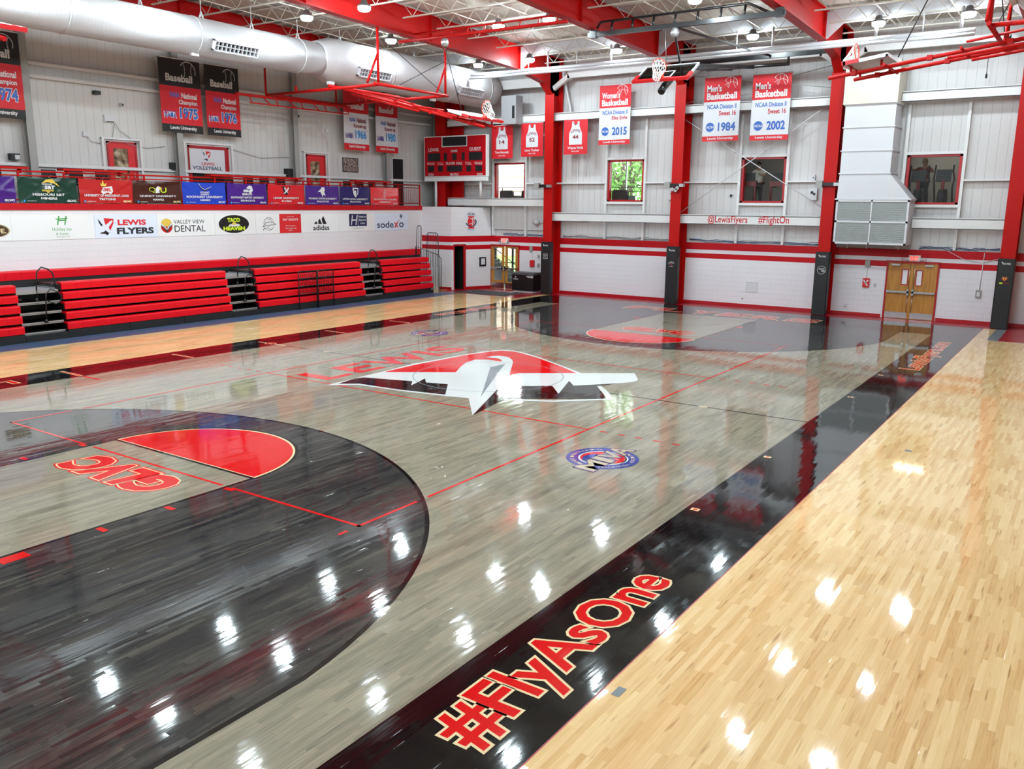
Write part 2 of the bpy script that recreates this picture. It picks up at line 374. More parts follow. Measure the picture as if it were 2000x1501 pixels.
def f_lane(sg):
    def fn(F):
        y0, y1 = -sg*14.325, -sg*8.53
        F.rect(-1.83, 1.83, min(y0, y1), max(y0, y1), FM['stain'], 3)
        t0 = 0 if sg > 0 else PI
        F.disc(0, y1, 1.88, FM['black'], 3, 48, t0=t0, t1=t0+PI); F.disc(0, y1, 1.83, FM['cream'], 4, 48, t0=t0, t1=t0+PI)
        F.poly([(1.785*math.cos(t0+PI*i/40), y1+sg*.05+1.735*math.sin(t0+PI*i/40)) for i in range(41)], FM['red'], 5)
        F.rect(-1.83, 1.83, y1-.03, y1+.03, FM['black'], 6)
        for x in (-1.85, 1.80): F.rect(x, x+.05, min(y0, y1), max(y0, y1), FM['black'], 6)
        for d in (5.27, 4.30, 3.34):
            for x in (-2.05, 1.86): F.rect(x, x+.19, -sg*(8.53+5.795-d)-.04, -sg*(8.53+5.795-d)+.04, FM['redline'], 6)
        for x in (-2.07, 1.86): F.rect(x, x+.2, -sg*12.07-.16, -sg*12.07+.16, FM['redline'], 6)
        F.ringf(0, -sg*12.725, 1.23, 1.26, FM['black'], 6, 40, t0=t0, t1=t0+PI)
    return fn
def f_glvc(sg):
    def fn(F0):
        F = Frame(F0.mb, (0, 0, 0), (-sg, 0, 0), (0, -sg, 0), (0, 0, 1), .0004)
        for off, m, l in ((.115, 'red', 7), (.085, 'cream', 8), (.06, 'red', 9)): F.text('GLVC', -1.16, 1.1, 9.24, 9.88, FM[m], l, off, fit=.0, slant=.15)
    return fn
for sg in (1, -1):
    fpaint('three_point_area', f_three(sg), 2); fpaint('free_throw_lane', f_lane(sg), 3)
    o = fpaint('lane_lettering', f_glvc(sg), 7); o['label'] = 'red block letters GLVC outlined in cream on the lane'
def f_volley(F):
    m = FM['redline']; q = .025
    for x in (-4.5, 4.5):
        for a, b in ((-9.025, -7.86), (-7.62, 7.62), (7.86, 9.025)): F.rect(x-q, x+q, a, b, m, 7)
    for y in (-9, 9):
        for a, b in ((-4.525, -1.95), (-1.72, 1.72), (1.95, 4.525)): F.rect(a, b, y-q, y+q, m, 7)
    for y in (-3, 3):
        F.rect(-4.5, 4.5, y-q, y+q, m, 7)
        for k in range(5):
            for s in (-1, 1): F.rect(s*(4.75+.355*k), s*(4.9+.355*k), y-q, y+q, m, 7)
    for s in (-1, 1):
        F.rect(s*4.48, s*4.53, -9.37, -9.21, m, 7); F.rect(s*4.48, s*4.53, 9.21, 9.37, m, 7)
fpaint('volleyball_lines', f_volley, 7)
def f_marks(F):
    F.rect(-7.67, -6.25, -.02, .02, FM['black'], 7); F.rect(-6.0, 7.67, -.02, .02, FM['black'], 7)
    for x in (-5.6, 5.53): F.disc(x, 0, .1, FM['tan'], 8, 20)
    for s in (-1, 1):
        for y in (-5.87, -2.8, 2.82, 5.9):
            x0, x1 = (-8.62, -7.72) if s < 0 else (7.74, 7.86)
            F.rect(x0, x1, y-.05, y+.05, FM['cream'], 7); F.rect(x0+.03, x1-.03, y-.025, y+.025, FM['red'], 8)
    for y in (-5.87, 5.9): F.rect(-7.67, -6.9, y-.025, y+.025, FM['redline'], 8)
    F.rect(-8.5, -7.3, -.03, .03, FM['cream'], 8); F.ringf(-7.95, 0, .09, .15, FM['red'], 9); F.ringf(-7.95, 0, .15, .17, FM['cream'], 9)
    F.rect(8.985, 9.06, -10.55, -10.4, FM['grey'], 7); F.rect(9.6, 9.7, -1.05, -.95, FM['grey'], 7)
fpaint('court_marks', f_marks, 7)
# centre emblem
EM = dict(
    black=[[(-2.17, -2.89), (-2.30, -2.24), (-2.23, -2.00), (-1.00, -1.64), (-0.71, -2.02), (-0.97, -1.22), (-0.65, -1.56), (-0.12, -1.41), (0.53, -2.31), (-0.63, -2.52), (-1.80, -2.59)], [(0.93, -0.76), (1.16, -0.75), (1.92, -0.12), (2.48, -0.76), (1.95, 0.59), (2.30, 0.20), (2.99, 1.04), (2.76, 0.48), (3.57, -0.54), (1.81, -1.87), (2.13, -3.42)]],
    white=[[(-2.26, -3.17), (-2.33, -1.89), (-2.36, -1.19), (-2.46, 0.04), (-2.21, 2.23), (-2.08, 2.87), (-1.90, 3.25), (-1.57, 3.34), (-1.25, 3.28), (-0.38, 2.89), (0.79, 2.18), (1.69, 1.60), (2.75, 2.39), (2.81, 2.33), (3.18, 1.74), (3.23, 1.59), (3.21, 1.37), (3.03, 1.07), (2.30, 0.20), (1.94, 0.59), (2.47, -0.75), (1.92, -0.12), (1.14, -0.73), (0.93, -0.75), (2.12, -3.43), (1.14, -2.27), (0.61, -2.42), (-0.55, -2.61), (-1.69, -2.70), (-1.89, -2.85)], [(2.76, 0.48), (2.84, 0.54), (3.26, 0.09), (3.71, -0.55), (2.79, -1.49), (1.85, -1.99), (1.81, -1.87), (2.71, -1.37), (3.57, -0.54)]],
    red=[[(-2.29, -1.21), (-2.31, -1.05), (-2.32, 0.01), (-2.16, 1.94), (-1.98, 2.74), (-1.81, 3.12), (-1.49, 3.21), (-1.19, 3.15), (-0.32, 2.75), (0.87, 2.04), (1.60, 1.53), (0.47, 0.68), (0.43, 0.46), (0.43, 0.29), (-0.49, 1.79), (-0.70, 2.07), (-0.96, 2.31), (-1.14, 2.40), (-1.39, 2.39), (-1.50, 2.21), (-1.52, 1.97), (-1.17, 2.05), (-0.98, 1.94), (-0.84, 1.79), (-0.83, 1.70), (-1.25, 1.73), (-1.54, 1.51), (-1.47, 1.05), (-1.23, 0.50), (-0.87, -0.17)]],
    grey=[[(-0.57, 0.88), (-0.55, 1.18), (-0.54, 1.51), (-0.17, 0.76), (1.31, -2.08), (0.80, -1.26)]],
)
def f_emblem(F):
    for l, k, m in ((10, 'white', 'white'), (11, 'black', 'black'), (11, 'red', 'red'), (12, 'grey', 'grey')):
        for p in EM[k]: F.poly(p, FM[m], l)
    F.ringf(.03, -.03, 1.815, 1.835, FM['grey'], 13, 64)
o = fpaint('centre_emblem', f_emblem, 9); o['label'] = 'white aeroplane emblem on a red and black triangle at centre court'
def f_lewis(F0):
    F = Frame(F0.mb, (0, 0, 0), (0, 1, 0), (-1, 0, 0), (0, 0, 1), .0004)
    for ch, a, b in (('L', -2.74, -1.86), ('E', -1.66, -.74), ('W', -.66, 1.28), ('I', 1.36, 1.66), ('S', 1.8, 2.8)): F.text(ch, a, b, 2.67, 3.74, FM['redline'], 8, .03)
o = fpaint('centre_lettering', f_lewis, 8); o['label'] = 'flat red letters LEWIS beside the centre emblem'
def ftext(name, label, s, sx, y0, y1, x0, x1, off=(.055, .02)):
    """lettering along a side band; sx=1 right band read from the right, -1 the left band read from the left"""
    def fn(F0):
        F = Frame(F0.mb, (0, 0, 0), (0, sx, 0), (-sx, 0, 0), (0, 0, 1), .0004)
        F.text(s, y0, y1, -x1, -x0, FM['cream'], 7, off[0], fit=off[1]); F.text(s, y0, y1, -x1, -x0, FM['red'], 8, off[1])
    o = fpaint(name, fn, 7); o['label'] = label
for sx in (1, -1):
    ftext('sideline_lettering', 'red letters #FlyAsOne outlined in cream on the black band', '#FlyAsOne', sx, -11.83, -8.17, 7.95, 8.67)
    ftext('sideline_web_lettering', 'red web address outlined in cream on the black band', 'LewisFlyers.com', sx, 7.15, 12.8, 8.0, 8.6, (.05, .015))
def f_flyers(F0):
    for sg in (1, -1):
        F = Frame(F0.mb, (0, 0, 0), (sg, 0, 0), (0, sg, 0), (0, 0, 1), .0004)
        for off, m, l in ((.06, 'cream', 7), (.03, 'red', 8)):
            for k, ch in enumerate('FLYERS'): F.text(ch, -3.85+1.3*k, -2.78+1.3*k, 14.68, 15.75, FM[m], l, off, slant=.1, fit=.03)
o = fpaint('baseline_lettering', f_flyers, 7); o['label'] = 'wide red letters FLYERS outlined in cream behind the baseline'
def f_round(sg):
    def fn(F0):
        F = Frame(F0.mb, (sg*5.6, -sg*4.48, 0), (0, sg, 0), (-sg, 0, 0), (0, 0, 1), .0004)
        F.ringf(0, 0, .40, .60, FM['blue'], 7, 48); F.ringf(0, 0, .37, .40, FM['white'], 8, 48)
        F.disc(0, 0, .36, FM['red'], 7, 40, t0=.35, t1=PI-.2); F.disc(-.08, .02, .28, FM['blue'], 8, 30, t0=.6, t1=PI+.1); F.disc(.03, -.06, .31, FM['red'], 7, 30, t0=-2.2, t1=.1); F.ringf(.03, -.06, .31, .36, FM['white'], 8, 20, -1.9, .5)
        for k, ch in enumerate('MIDWEST INTERCOLLEGIATE'):
            if ch != ' ':
                t = 2.9-.108*k; G = Frame(F0.mb, F.p(.5*math.cos(t), .5*math.sin(t), 0), F.U*math.sin(t)-F.V*math.cos(t), F.U*math.cos(t)+F.V*math.sin(t), (0, 0, 1), .0004); G.text(ch, -.02, .02, -.03, .03, FM['cream'], 9)
        for k, ch in enumerate('VOLLEYBALL ASSOCIATION'):
            if ch != ' ':
                t = -2.75+.115*k; G = Frame(F0.mb, F.p(.5*math.cos(t), .5*math.sin(t), 0), -F.U*math.sin(t)+F.V*math.cos(t), -F.U*math.cos(t)-F.V*math.sin(t), (0, 0, 1), .0004); G.text(ch, -.02, .02, -.03, .03, FM['cream'], 9)
        for k, (ch, a, b) in enumerate((('M', -.74, -.22), ('I', -.17, 0), ('V', .0, .38), ('A', .32, .72))):
            for off, m, l in ((.07, 'purple', 10), (.025, 'tan', 11)): F.text(ch, a, b, -.24, .14, FM[m], l, off, slant=.12, fit=.03)
    return fn
for sg in (1, -1):
    o = fpaint('volleyball_roundel', f_round(sg), 7); o['label'] = 'blue ring roundel with slanted letters MIVA across it'
mb = MB(); mb.poly([(-13.25, 15.32, .004), (-10.2, 15.2, .004), (-10.15, 16.7, .004), (-13.0, 16.9, .004)], FM['darkmat'])
mb.extrude([(-13.25, 15.32, 0), (-10.2, 15.2, 0), (-10.15, 16.7, 0), (-13.0, 16.9, 0)], (0, 0, .012), FM['darkmat'])
tag(mb.build('entrance_mat'), 'charcoal entrance mat lying before the glazed exit doors', 'mat')

# ------------------------------------------------------------------ walls
def panel(mb, axis, c, us, zs, mat, holes=(), flip=False):
    """wall on plane axis=c; us, zs: bounds lists of cut lines; mat(u,z) -> material"""
    us = sorted(set(list(us)+[h[0] for h in holes]+[h[1] for h in holes])); zs = sorted(set(list(zs)+[h[2] for h in holes]+[h[3] for h in holes]))
    for a, b in zip(us, us[1:]):
        for d, e in zip(zs, zs[1:]):
            u, z = (a+b)/2, (d+e)/2
            if any(h[0] < u < h[1] and h[2] < z < h[3] for h in holes): continue
            q = [(a, d), (b, d), (b, e), (a, e)]
            if flip: q.reverse()
            mb.poly([(p[0], c, p[1]) if axis == 'y' else (c, p[0], p[1]) for p in q], mat(u, z))
WIN = [(-12.82, -11.04, 4.3, 6.04), (-6.61, -4.85, 4.26, 6.05), (-.49, 1.3, 4.24, 6.02), (5.7, 7.5, 4.22, 5.97)]
DOORL = (-13.05, -11.31, 0, 2.16)
def stripe(u, z, blk): return P['blockred'] if (1.93 < z < 2.14 or 2.29 < z < 2.58) else blk
mb = MB()
panel(mb, 'y', YW, [-16.8, 15.6], [0, 1.93, 2.14, 2.29, 2.58], lambda u, z: stripe(u, z, P['block_x']), [DOORL])
mb.poly([(XL, YW, 2.58), (XR, YW, 2.58), (XR, YW+.12, 2.58), (XL, YW+.12, 2.58)], P['white'])
panel(mb, 'y', YW+.12, [XL, XR], [2.58, deckz(YW)], lambda u, z: P['siding_x'], WIN)
WF = struct(mb, 'wall_far')
mb = MB()
for z in (5.06, ):
    xs = [-15.3]+[v for wv in WIN for v in (wv[0]-.09, wv[1]+.09)]+[15.4]
    for a, b in zip(xs[::2], xs[1::2]): mb.box(a, b, YW-.06, YW+.12, z-.03, z+.03, P['whitesteel'])
struct(mb, 'trim_1')
mb = MB()
for a, b, c, d in WIN:
    for x in (a-.07, b+.07): mb.box(x-.05, x+.05, YW-.05, YW+.12, 2.6, 7.72, P['whitesteel'])
    for z in (c-.06, d+.05): mb.box(a-.02, b+.02, YW-.04, YW+.12, z-.05, z+.05, P['whitesteel'])
struct(mb, 'trim_2')
mb = MB()
for a, b in ((-9.0, 5.3), (7.2, 15.6)): mb.box(a, b, YW-.012, YW, 0, .13, P['base'])
struct(mb, 'baseboard_far')
# left: block wall under the balcony, upper siding, corner block with slanted face
mb = MB()
panel(mb, 'x', XB, [-YW, 16.0], [0, 3.79], lambda u, z: P['block_y'], flip=True)
mb.box(XB, XB+.04, -YW, 16.0, 3.79, 3.99, P['blockred'])
struct(mb, 'wall_balcony')
mb = MB(); mb.box(XL, XB, -YW, 16.0, 3.9, 3.99, P['whitesteel']); struct(mb, 'floor_balcony')
mb = MB(); panel(mb, 'x', XL, [-YW, YW+.12], [0, deckz(YW)], lambda u, z: P['siding_y'])
mb.poly([(XL, -YW, deckz(YW)), (XL, YW, deckz(YW)), (XL, 0, deckz(0))], P['siding_y'])
WLF = struct(mb, 'wall_left')
mb = MB()
for z, d in ((8.33, .2), (7.94, .2), (5.2, .12)): mb.box(XL, XL+d, -YW, YW, z-.05, z+.05, P['whitesteel'])
struct(mb, 'trim_3')
D0, D1 = V(-13.85, 16, 0), V(-13.0, 18.1, 0)
def dg(t, z, off=0.0):
    d = (D1-D0); n = V(d.y, -d.x, 0).normalized(); p = D0+d*t+n*off; return V(p.x, p.y, z)
mb = MB()
panel(mb, 'y', 16.0, [XB, -13.85], [0, 1.93, 2.14, 2.29, 2.58, 3.95], lambda u, z: stripe(u, z, P['block_x']))
for t0, t1, z0 in ((0, .07, 0), (.07, .29, 2.11), (.29, 1, 0)):
    zz = [z for z in (0, 1.93, 2.14, 2.29, 2.58) if z > z0]; zz = [z0]+zz
    for a, b in zip(zz, zz[1:]): mb.poly([dg(t0, a), dg(t1, a), dg(t1, b), dg(t0, b)], stripe(0, (a+b)/2, P['block_y']))
mb.poly([dg(0, 2.58), dg(1, 2.58), dg(.72, 3.93), dg(0, 3.95)], P['block_y'])
mb.poly([(XB, 16, 3.95), (-13.85, 16, 3.95), dg(.72, 3.93), (-13.1, 18.1, 3.93), (XB, 18.1, 3.95)], P['whitesteel'])
mb.poly([dg(.72, 3.93), dg(1, 2.58), (-13.0, 18.1, 2.58), (-13.1, 18.1, 3.93)], P['block_y'])
struct(mb, 'wall_corner')
mb = MB(); mb.box(-14.6, -13.86, 16, 16.0-.012, 0, .13, P['base'])
mb.obox(dg(.345, 0), dg(1, 0)-dg(.345, 0), dg(0, 0, .012)-dg(0, 0), V(0, 0, .13), P['base']); struct(mb, 'baseboard_corner')
# dark doorway in the slanted face
mb = MB()
for a, b in ((.05, .07), (.29, .345)): mb.obox(dg(a, 0, -.1), dg(b, 0)-dg(a, 0), dg(0, 0, .13)-dg(0, 0), V(0, 0, 2.18), P['base'])
mb.obox(dg(.05, 2.1, -.1), dg(.345, 0)-dg(.05, 0), dg(0, 0, .13)-dg(0, 0), V(0, 0, .09), P['base'])
DK = struct(mb, 'door_1')
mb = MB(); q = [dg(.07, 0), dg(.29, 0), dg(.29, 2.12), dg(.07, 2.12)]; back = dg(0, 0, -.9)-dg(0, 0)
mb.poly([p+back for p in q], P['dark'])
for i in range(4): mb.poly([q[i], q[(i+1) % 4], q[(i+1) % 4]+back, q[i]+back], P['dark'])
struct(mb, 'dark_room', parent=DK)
# walls behind and beside the camera
mb = MB(); panel(mb, 'y', -YW, [XL, XR], [0, 2.6, deckz(YW)], lambda u, z: P['block_x'] if z < 2.6 else P['siding_x'], flip=True); struct(mb, 'wall_near')
mb = MB(); panel(mb, 'x', XR, [-YW, YW+.12], [0, 2.6, deckz(YW)], lambda u, z: P['block_y'] if z < 2.6 else P['siding_y'], flip=True)
mb.poly([(XR, -YW, deckz(YW)), (XR, YW, deckz(YW)), (XR, 0, deckz(0))], P['siding_y']); struct(mb, 'wall_right')
# roof
mb = MB()
for s in (-1, 1): mb.poly([(XL, 0, deckz(0)), (XR, 0, deckz(0)), (XR, s*(YW+.15), deckz(YW+.15)), (XL, s*(YW+.15), deckz(YW+.15))], P['deck'])
struct(mb, 'ceiling')

# ------------------------------------------------------------------ steel frames
CX = [-15.55, -9.24, -2.95, 3.22, 9.33]
def zb(y): y = abs(y); return 10.17-.035*y
FRLAB = ['red steel frame in the far left corner behind the round duct', 'red steel frame whose column stands right of the jersey banner pair', 'red steel frame whose column stands behind the glass backboard', 'red steel frame whose column stands beside the big white return duct', 'rightmost red steel frame, its column at the right edge']
for k, x in enumerate(CX):
    t = thing('steel_frame', FRLAB[k], 'steel frame', (x, 17.7, 0), 'red steel frames')
    dz = .3 if k == 0 else 0
    mb = MB(); m = P['steel']
    if k: mb.box(x-.23, x+.23, 17.3, 17.33, 0, 8.95, m)
    else: mb.box(x-.3, x+.3, 17.3, 17.33, 3.96, 9.3, m)
    mb.box(x-.012, x+.012, 17.33, 18.06, 3.96 if k == 0 else 0, 10.5, m); mb.box(x-.23, x+.23, 18.06, YW-.002 if k else YW+.1, 3.96 if k == 0 else 0, 10.5, m)
    if k == 0: mb.box(x+.3, x+.9, 17.9, 18.05, 3.96, 9.3, m)
    mb.build('column', t)
    mb = MB(); top = lambda y: deckz(y)-.13
    ys = [-17.3, -14.8, 0, 14.8]
    prof = [(x-.012, y, zb(y)+dz) for y in ys]+[(x-.012, 16.7, 9.36+dz), (x-.012, 17.3, 8.9+dz), (x-.012, 18.06, 8.9+dz), (x-.012, 18.06, top(18.06)), (x-.012, 0, top(0)), (x-.012, -17.3, top(17.3))]
    mb.extrude(prof, (.024, 0, 0), m)
    bot = [(y, zb(y)+dz) for y in ys]+[(16.7, 9.36+dz), (17.3, 8.92+dz)]
    for (a, za), (b, zb_) in zip(bot, bot[1:]): mb.obox((x-.17, a, za-.025), (.34, 0, 0), (0, b-a, zb_-za), (0, 0, .025), m)
    for a, b in ((-17.3, 0), (0, 18.0)): mb.obox((x-.17, a, top(a)), (.34, 0, 0), (0, b-a, top(b)-top(a)), (0, 0, .025), m)
    for y in (14.78, 9.0, 3.0): mb.box(x-.12, x+.12, y-.01, y+.01, zb(y)+dz, top(y), m)
    mb.build('rafter', t)
PADLAB = ['black column pad beside the storage bench, white square logo on it', 'black column pad with small arched white lettering', 'black column pad with a round white ring logo', 'black column pad with a small multicoloured leaf logo at right edge']
PADC = CX[1:]
for k, x in enumerate(PADC):
    t = thing('column_pad', PADLAB[k], 'column pad', (x, 17.25, 0), 'black pads on the red columns')
    mb = MB(); w2 = .264
    mb.extrude([(x-w2, 17.2, .02), (x-w2+.03, 17.17, .02), (x+w2-.03, 17.17, .02), (x+w2, 17.2, .02), (x+w2, 17.42, .02), (x+w2-.03, 17.42, .02), (x+w2-.03, 17.297, .02), (x-w2+.03, 17.297, .02), (x-w2+.03, 17.42, .02), (x-w2, 17.42, .02)], (0, 0, 2.4), P['pad'])
    mb.build('pad', t)
    mb = MB(); F = Frame(mb, (x, 17.17, 0), (1, 0, 0), (0, 0, 1), (0, -1, 0))
    F.text('FLYERS', -.07, .13, 2.22, 2.28, P['fabtxt'], 1, .02); F.poly([(-.16, 2.31), (-.1, 2.3), (-.075, 2.21), (-.11, 2.24)], P['fabtxt'], 1)
    if k == 0:
        F.line([(-.11, 1.65), (.11, 1.65), (.11, 1.87), (-.11, 1.87), (-.11, 1.65)], .014, P['fabtxt']); F.line([(-.07, 1.8), (.07, 1.83), (-.03, 1.75), (.08, 1.68)], .014, P['fabtxt']); F.line([(-.05, 1.84), (-.03, 1.7)], .012, P['fabtxt'])
    elif k == 1:
        F.text('LADDY', -.13, .13, 1.67, 1.75, P['fabtxt'], 1, 0, arch=.05); F.disc(0, 1.68, .03, P['red'], 1, 12); F.text('BASEBALL', -.09, .09, 1.57, 1.61, P['fabtxt'], 1)
    elif k == 2:
        F.ringf(0, 1.74, .145, .155, P['fabtxt'], 1); F.text('SOUTH', -.1, .09, 1.75, 1.81, P['fabtxt'], 1, .02, .2); F.text('TECH', -.01, .12, 1.67, 1.74, P['fabtxt'], 1, .03, .1)
    else:
        for a, c in ((-.9, 'orange'), (-.45, 'gold'), (0, 'red'), (.45, 'gold'), (.9, 'orange')): F.poly([(0, 1.66), (.11*math.sin(a)-.02, 1.7+.1*math.cos(a)), (.16*math.sin(a), 1.68+.14*math.cos(a)), (.11*math.sin(a)+.02, 1.7+.1*math.cos(a))], P[c], 1)
        F.rect(-.14, -.05, 1.56, 1.61, P['lime'], 1); F.text('MOTO', -.03, .15, 1.56, 1.61, P['blockred'], 1)
    mb.build('pad_logo', t)

# horizontal wind beams on the far wall
def ibeam(mb, x0, x1, y, z0, z1, m, d=.2):
    mb.box(x0, x1, y-d/2, y+d/2, z1-.025, z1, m); mb.box(x0, x1, y-.01, y+.01, z0, z1, m); mb.box(x0, x1, y-d/2-.0, y-d/2+.02, z0, z1-.07, m); mb.box(x0, x1, y-d/2, y+d/2, z0, z0+.02, m)
BL = [(-15.3, -9.255, 'left of the first full red column'), (-9.225, -2.965, 'behind the number 44 jersey banner'), (-2.935, 3.205, 'left of the white return duct'), (6.17, 9.315, 'right of the white return duct')]
for k, (a, b, s) in enumerate(BL):
    mb = MB(); lo = (4.0, 4.39) if k == 0 else (3.36, 3.75)
    ibeam(mb, a, b, 17.65, lo[0], lo[1], P['whitesteel'])
    t = tag(mb.build('wind_beam'), 'lower white wind beam on far wall '+s if k != 2 else 'lower white wind beam carrying red social media lettering on the far wall', 'steel beam', 'lower wind beams')
    if k == 2:
        m2 = MB(); F = Frame(m2, (0, 17.55, 0), (1, 0, 0), (0, 0, 1), (0, -1, 0)); m = P['blockred']
        F.text('@LewisFlyers', -1.6, .08, 3.36, 3.72, m, 1, .012); F.text('#FlightOn', .52, 1.74, 3.36, 3.72, m, 1, .012); m2.build('beam_lettering', t)
    mb = MB(); hi = (7.78, 8.13)
    ibeam(mb, a if k < 3 else 5.42, b, 17.65, hi[0], hi[1], P['whitesteel'])
    tag(mb.build('wind_beam'), 'upper white wind beam on far wall '+s, 'steel beam', 'upper wind beams')
    mb = MB(); z = 9.68; y = 17.6
    if k:
        a = 3.24 if k == 3 else a; mb.box(a+.75, b-.7, y-.08, y+.08, z-.11, z+.11, P['whitesteel'])
        mb.bar((a+.82, y, z), (a+.02, y, z-.5), .16, .2, P['whitesteel']); mb.bar((b-.75, y, z), (b-.02, y, z-.46), .16, .2, P['whitesteel'])
    else: mb.box(a, b, y-.1, y+.1, 9.3, 9.7, P['whitesteel'])
    tag(mb.build('eave_strut'), 'white eave strut with knee braces '+s, 'steel beam', 'eave struts')
for (a, b), s in ((((-2.93, 17.75, 3.8), (2.6, 17.75, 7.7)), 'rising to the right'), (((3.2, 17.7, 3.9), (-2.93, 17.7, 7.6)), 'rising to the left')):
    mb = MB(); mb.tube([a, b], .018, P['white'], 6)
    p = Vector(a).lerp(Vector(b), .62); q = Vector(a).lerp(Vector(b), .66); mb.tube([p, q], .035, P['white'], 6)
    tag(mb.build('brace_rod'), 'thin white cross brace rod over the third window '+s, 'brace rod', 'lower cross brace rods')
for (a, b), s in ((((-2.94, 17.75, 8.2), (3.21, 17.75, 9.3)), 'rising right'), (((3.21, 17.7, 8.4), (-2.94, 17.7, 9.3)), 'rising left')):
    mb = MB(); mb.tube([a, b], .014, P['greysteel'], 6); tag(mb.build('brace_rod'), 'thin grey brace rod behind the white basketball banners '+s, 'brace rod', 'upper cross brace rods')

# bulkhead near the eave, between the frames
mb = MB(); EDG = [CX[0]]+CX[1:]+[XR]
for a, b in zip(EDG, EDG[1:]):
    a, b = a+.02, b-.02; y = 14.92; zt = deckz(y)-.01
    mb.extrude([(a, y, 9.58), (a+.62, y, 10.13), (b-.62, y, 10.13), (b, y, 9.58), (b, y, zt), (a, y, zt)], (0, .03, 0), P['white'])
struct(mb, 'ceiling_bulkhead')

# bar joists
BAYN = ['over the round white duct', 'right of the round duct', 'above the glass backboard', 'above the return duct', 'beyond the rightmost frame']
ORD = ['nearest', 'second from', 'third from', 'fourth from', 'fifth from', 'sixth from', 'seventh from', 'eighth from', 'ninth from', 'tenth from', 'eleventh from', 'twelfth from', 'thirteenth from', 'fourteenth from', 'fifteenth from']
ROWS = [16.5, 14.7, 12.85, 11.0, 9.15, 7.3, 5.48, 3.65, 1.83, 0.0, -1.83, -3.65, -5.48, -7.3]
for k, (a, b) in enumerate(zip(EDG, EDG[1:])):
    a, b = a+.02, b-.02; L = b-a
    mb = MB(); m = P['joist']
    for dy in (-.03, .03): mb.box(a, b, dy-.02, dy+.02, -.05, 0, m)
    mb.box(a+.22, b-.22, -.035, .035, -.5, -.46, m)
    n = 14; xs = [a+.25+(L-.5)*i/n for i in range(n+1)]
    for i in range(n):
        z0, z1 = (-.03, -.48) if i % 2 == 0 else (-.48, -.03); mb.tube([(xs[i], 0, z0), (xs[i+1], 0, z1)], .014, m, 5, False)
    me = None
    for r, y in enumerate(ROWS):
        if me is None:
            o = mb.build('roof_joist', origin=(0, 0, 0)); me = o
        else: o = me.copy(); col.objects.link(o)
        o.location = (0, y, deckz(y)-.06)
        tag(o, 'cream open-web roof joist %s, %s the far wall' % (BAYN[k], ORD[r]), 'roof joist', 'open-web roof joists')
    mb = MB()
    for f in (.33, .66):
        for dz in (-.5, -.09): mb.obox((a+L*f, 0, deckz(0)+dz), (.03, 0, 0), (0, 16.5, deckz(16.5)-deckz(0)), (0, 0, .03), m); mb.obox((a+L*f, -7.4, deckz(7.4)+dz), (.03, 0, 0), (0, 7.4, deckz(0)-deckz(7.4)), (0, 0, .03), m)
    tag(mb.build('joist_bridging'), 'thin cream bridging bars tying roof joists '+BAYN[k], 'bridging', 'joist bridging')
# grey posts of the left end wall
PL = ['left of the first red balcony door', 'beside the volleyball poster', 'left of the last red balcony door', 'left of the black balcony doorway', 'in the far left corner']
for k, y in enumerate((-2.05, 3.3, 8.85, 14.45, 18.0)):
    mb = MB(); m = P['greysteel']; x = XL+.205
    mb.box(x, x+.02, y-.12, y+.12, 3.99, 10.4, m); mb.box(x+.2, x+.22, y-.12, y+.12, 3.99, 10.4, m); mb.box(x, x+.21, y-.01, y+.01, 3.99, 10.4, m)
    tag(mb.build('wall_post'), 'grey steel wall post above the balcony '+PL[k], 'steel post', 'grey wall posts')
# suspended white pipe pair and its hangers
t = thing('suspended_pipe', 'long white double pipe hung on rods across the far end', 'pipe', (-2, 14.6, 9.4), None)
mb = MB(); mb.tube([(-11.6, 14.6, 9.56), (7.9, 14.6, 9.47)], .07, P['white'], 10); mb.build('upper_pipe', t)
mb = MB(); mb.tube([(-11.6, 14.52, 9.42), (7.9, 14.52, 9.34)], .055, P['white'], 10); mb.build('lower_pipe', t)
for x, r in ((-8.6, .02), (-7.65, .04), (-6.3, .015), (-4.75, .045), (-3.3, .015), (.3, .02), (1.6, .04), (3.1, .015), (5.0, .05), (6.4, .02), (7.5, .05)):
    mb = MB(); mb.tube([(x, 14.6, 9.58), (x, 14.6, 10.2)], r, P['white'], 8); mb.build('hanger', t)

# ------------------------------------------------------------------ windows and what lies beyond
for k, (a, b, c, d) in enumerate(WIN):
    mb = MB(); m = P['base']; y0, y1 = YW+.0, YW+.22
    for u0, u1, z0, z1 in ((a, a+.09, c, d), (b-.09, b, c, d), (a, b, c, c+.07), (a, b, d-.08, d)): mb.box(u0, u1, y0+.02, y1, z0, z1, m)
    o = struct(mb, 'window_%d' % (k+1))
    mb = MB(); mb.poly([(a+.08, y1-.05, c+.06), (b-.08, y1-.05, c+.06), (b-.08, y1-.05, d-.07), (a+.08, y1-.05, d-.07)], P['glass']); struct(mb, 'pane', parent=o)
FZ = 3.9
mb = MB()
mb.box(-3.0, 9.5, YW+.25, 24, FZ-.1, FZ, P['fitfloor']); struct(mb, 'floor_fitness_room')
mb = MB(); mb.box(-3.05, 9.5, 24, 24.1, FZ, 7, P['fitwall']); mb.box(-3.1, -3.0, YW+.25, 24, FZ, 7, P['fitwall']); mb.box(9.5, 9.6, YW+.25, 24, FZ, 7, P['fitwall']); struct(mb, 'wall_fitness_room')
mb = MB(); mb.box(-3.1, 9.6, YW+.25, 24.1, 7, 7.05, P['fitwall']); struct(mb, 'ceiling_fitness_room')
